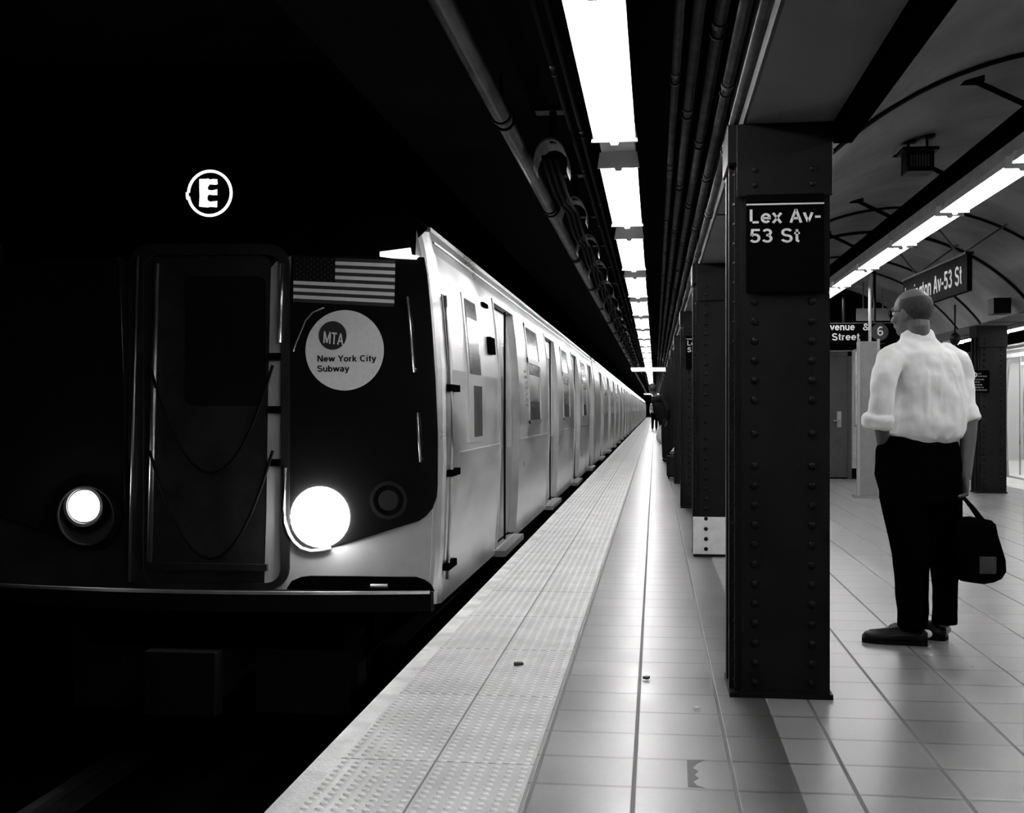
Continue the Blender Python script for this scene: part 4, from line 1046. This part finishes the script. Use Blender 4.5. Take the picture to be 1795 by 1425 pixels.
# --- shoes
def shoe(heel, ang, L_):
    Rr = Matrix.Rotation(ang, 3, 'Z'); h0 = Vector(heel); h0.z = 0
    def q(x, y, z): return h0 + Rr @ Vector((x, y, z))
    b = B(); pr = [(-.006, .028, .070), (.02, .038, .085), (.07, .038, .095), (.11, .042, .092), (.16, .048, .080), (.21, .050, .070), (.25, .045, .064), (.275, .034, .052), (.290, .016, .034)]
    rings = []
    for y_, hw, ht in pr:
        y_ *= L_ / .288; rings.append([q(hw * math.cos(a) * (1 if math.sin(a) > -.2 else .96), y_, .018 + max(0, math.sin(a)) * (ht - .018)) for a in [2 * PI * k / 16 for k in range(16)]])
    b.loft(rings); u_ = b.build('shoe', M['shoe'], man, smooth=True)
    b = B(); rings = []
    for y_, hw, ht in pr:
        y_ *= L_ / .288; rings.append([q(-hw * 1.06, y_, .0005), q(hw * 1.06, y_, .0005), q(hw * 1.06, y_, .02), q(-hw * 1.06, y_, .02)])
    b.loft(rings); b.build('sole', M['rubber'], u_)
    b = B(); b.ell(q(0, .002, .055), (.030, .016, .022)); b.build('heel_tab', M['decal'], u_, smooth=True)
    b = B()
    for i in range(4): b.tube([q(-.02, .125 + i * .016, .090 - i * .005), q(.02, .125 + i * .016, .090 - i * .005)], .0025, n=6)
    b.build('laces', M['rubber'], u_)
hl_ = P(1624, 1131, Z=0); shoe(hl_, math.radians(78), .30)
hr_ = P(1662, 1126, Z=0) + Vector((0, .05, 0)); shoe(hr_, math.radians(62), .29)
# --- bag
bagc = m(1722, 964, -.06)
bag = empty('briefcase_bag', Vector((bagc.x, bagc.y, m(1720, 1022, -.02).z)), 'black soft bag with two handles and a small grey patch in the man\'s hand', 'bag')
b = B(); by = bagc.y; outl = [(1676, 912), (1682, 906), (1700, 905), (1722, 909), (1738, 912), (1746, 920), (1750, 940), (1757, 962), (1763, 982), (1764, 1002), (1756, 1015), (1742, 1021), (1724, 1024), (1700, 1021), (1684, 1018), (1676, 1012), (1674, 960)]
def bagring(k, v): 
    cc = Vector((sum(p[0] for p in outl) / len(outl), sum(p[1] for p in outl) / len(outl))); return [P(cc.x + (p[0] - cc.x) * k, cc.y + (p[1] - cc.y) * k, Y=by + v) for p in outl]
b.loft([bagring(.80, -.085), bagring(.93, -.07), bagring(1.0, -.035), bagring(1.0, .035), bagring(.93, .07), bagring(.8, .085)]); b.build('bag_body', M['bag'], bag, smooth=True)
b = B(); q0 = P(1717, 1006, Y=by - .088); q1 = P(1747, 976, Y=by - .088); b.box(q0.x, by - .089, q0.z, q1.x, by - .080, q1.z); b.build('patch', M['bagpatch'], bag, bevel=.004)
grip = wrR + Vector((-.03, 0, -.092))
for (a_, c__, v) in (((1684, 908), (1724, 912), -.045), ((1678, 908), (1716, 911), .045)):
    b = B(); A_ = P(*a_, Y=by + v); B_ = P(*c__, Y=by + v); pts = [A_, A_.lerp(grip, .5) + Vector((-.006, 0, .01)), grip + Vector((-.014, v * .15, 0)), grip + Vector((0, v * .15, .010)), grip + Vector((.016, v * .15, -.004)), B_.lerp(grip, .5) + Vector((.006, 0, .005)), B_]
    b.tube(pts, .008, n=8); b.build('handle', M['bag'], bag, smooth=True)

# --- simple full figures far away
def figure(name, loc, label, J, mats, vox=.012):
    o = Vector(loc); e = empty(name, o, label, 'person')
    def q(n_): return o + Vector(J[n_])
    hd = q('head')
    b = B(); b.ell(hd, (.078, .098, .118)); b.ell(hd + Vector((0, .06 * J['face'], -.04)), (.05, .05, .06)); b.ell(hd + Vector((0, .10 * J['face'], -.01)), (.012, .02, .02))
    b.limb([(hd, .05), (q('neck'), .055)], n=12, up=(0, 1, 0))
    for s in 'LR':
        b.limb([(q('sh' + s), .045), (q('el' + s), .038), (q('wr' + s), .026)], n=12, up=(0, 1, 0)); hand(b, q('wr' + s), (q('wr' + s) - q('el' + s)), (-1 if s == 'R' else 1, 0, 0.01), 1 if s == 'R' else -1, .4)
        b.limb([(q('hip' + s), .08), (q('kn' + s), .055), (q('an' + s), .04)], n=12, up=(0, 1, 0)); b.limb([(q('an' + s), .038), (q('toe' + s), .03)], n=10)
    b.limb([(q('neck'), .06), (q('chest'), .12, .09), (q('pelvis'), .13, .1)], n=14, up=(0, 1, 0)); b.limb([(q('shL'), .05), (q('neck') - Vector((0, 0, .07)), .07), (q('shR'), .05)], n=10)
    rem(b.build('body', M['skin'], e), vox, 1)
    b = B(); b.limb([(q('neck') - Vector((0, 0, .04)), .08, .07), (q('chest'), .165, .12), (q('pelvis'), .16, .12)], n=16, up=(0, 1, 0)); b.limb([(q('shL'), .075), (q('neck') - Vector((0, 0, .09)), .08), (q('shR'), .075)], n=12)
    for s in 'LR': b.limb([(q('sh' + s), .072), (q('el' + s), .056), (q('el' + s).lerp(q('wr' + s), .85), .042)], n=12, up=(0, 1, 0))
    rem(b.build('jacket', mats[0], e), vox, 1)
    b = B()
    for s in 'LR': b.limb([(q('pelvis'), .12), (q('hip' + s), .11), (q('kn' + s), .08), (q('an' + s) + Vector((0, 0, .03)), .065)], n=14, up=(0, 1, 0))
    rem(b.build('trousers', mats[1], e), vox, 1)
    b = B(); b.ell(hd + Vector((0, -.02 * J['face'], .03)), (.09, .105, .105)); rem(b.build('hair', M['hair'], e), vox, 1)
    for s in 'LR':
        b = B(); b.limb([(q('an' + s) + Vector((0, 0, -.045)), .045, .04), (q('toe' + s), .042, .035)], n=12); b.build('shoe', M['shoe'], e, smooth=True)
    return e
J = dict(head=(-.17, -.03, 1.58), face=1, neck=(-.11, 0, 1.43), chest=(0, 0, 1.26), pelvis=(.12, .03, .93), shL=(-.13, .13, 1.38), shR=(.05, -.13, 1.40), elL=(-.1, .2, 1.08), wrL=(.0, .15, .9), elR=(.16, -.18, 1.14), wrR=(.13, -.14, .90),
         hipL=(.12, .10, .90), hipR=(.14, -.06, .90), knL=(.10, .15, .5), knR=(.15, -.03, .5), anL=(.10, .12, .085), anR=(.14, -.05, .085), toeL=(.08, .30, .045), toeR=(.12, .13, .045))
figure('person', (.12, 26.2, 0), 'dark-jacketed person leaning out from behind the columns toward the track', J, (M['darkcloth'], M['darkcloth']))
J2 = dict(head=(0, 0, 1.60), face=-1, neck=(0, 0, 1.46), chest=(0, 0, 1.28), pelvis=(0, 0, .95), shL=(-.18, 0, 1.40), shR=(.18, 0, 1.40), elL=(-.24, .02, 1.12), wrL=(-.22, -.1, .9), elR=(.24, .02, 1.12), wrR=(.22, -.1, .9),
          hipL=(-.09, 0, .9), hipR=(.09, 0, .9), knL=(-.1, -.02, .5), knR=(.1, -.04, .5), anL=(-.11, .02, .085), anR=(.1, .02, .085), toeL=(-.12, -.15, .045), toeR=(.11, -.15, .045))
figure('person', (-.02, 66, 0), 'tiny far-off person in patterned top on the platform near the vanishing point', J2, (M['patterncloth'], M['trouser']), .02)
# white bag standing by the leaning person and suitcase by the columns
q = P(1158, 756, Z=0.0); q = Vector((.16, 31, 0))
b = B(); zt_ = 0
u0 = P(1158, 757, Y=40.0)
b.ell(Vector((u0.x, 40, .24)), (.15, .13, .235)); b.limb([(Vector((u0.x, 40, .42)), .06), (Vector((u0.x + .02, 40, .62)), .02)], n=10)
tag(rem(b.build('plastic_bag', M['plastic'], o=(u0.x, 40, 0)), .012, 2, .03, .1), 'pale knotted bag standing on the distant platform beside the columns', 'bag')
sy0 = 19.9; a = P(1169, 838, Y=sy0); q = P(1187, 802, Y=sy0)
e = empty('suitcase', (a.x, sy0, 0), 'small black upright suitcase at the foot of the fourth column', 'suitcase')
b = B(); b.box(a.x, sy0, .03, a.x + .22, sy0 + .36, .38); b.build('case', M['darkcloth'], e, bevel=.025, seg=3)
b = B()
for xx in (a.x + .03, a.x + .19):
    for yy in (sy0 + .04, sy0 + .32): b.cyl((xx - .01, yy, .025), (xx + .01, yy, .025), .025)
b.build('wheels', M['rubber'], e)
b = B(); b.tube([(a.x + .07, sy0 + .1, .38), (a.x + .07, sy0 + .1, .44), (a.x + .16, sy0 + .1, .44), (a.x + .16, sy0 + .1, .38)], .01); b.build('handle', M['rubber'], e)
b = B(); b.limb([(Vector((a.x + .08, sy0 + .22, .415)), .05, .03), (Vector((a.x + .13, sy0 + .22, .47)), .06, .03), (Vector((a.x + .17, sy0 + .16, .53)), .03)], n=10)
tag(b.build('folded_paper_bag', M['plastic'], o=(a.x + .1, sy0 + .16, .38), smooth=True), 'crumpled white paper bag lying on the black suitcase', 'bag')
# --- litter
for i, (px, py, sc, mm, lab) in enumerate(((908, 1166, 1., M['litter'], 'dark scrap of litter on the raised-dot strip'), (1133, 1190, .8, M['litter'], 'dark scrap of litter beside the dark tile joint'), (1221, 1242, .5, M['decal'], 'tiny pale scrap on the tiles before the nearest column'), (1706, 1169, .3, M['letter'], 'tiny white speck on the tiles in front of the man'))):
    q = P(px, py, Z=.004); b = B(); rr_ = random.Random(i)
    pts = []
    for k in range(9): a_ = 2 * PI * k / 9; r_ = .016 * sc * rr_.uniform(.7, 1.3); pts.append(q + Vector((r_ * 1.3 * math.cos(a_), r_ * math.sin(a_), .001)))
    b.prism(pts, (0, 0, .012 * sc)); tag(b.build('scrap_of_litter', mm, o=(q.x, q.y, 0)), lab, 'litter')

q0 = P(1205, 1332, Z=0); q1 = P(1206, 1378, Z=0)
b = B(); pts = [P(a_, c__, Z=.0004) for a_, c__ in ((1204, 1332), (1236, 1332), (1222, 1338), (1214, 1346), (1224, 1352), (1217, 1358), (1225, 1364), (1215, 1370), (1222, 1377), (1236, 1381), (1206, 1379))]
b.prism(pts, (0, 0, .0006)); tag(b.build('worn_tile_patch', mat('worn dark patch', .03, .5), o=(q0.x, q0.y, 0)), 'dark ragged square mark on the tiles in front of the nearest column', 'mark')
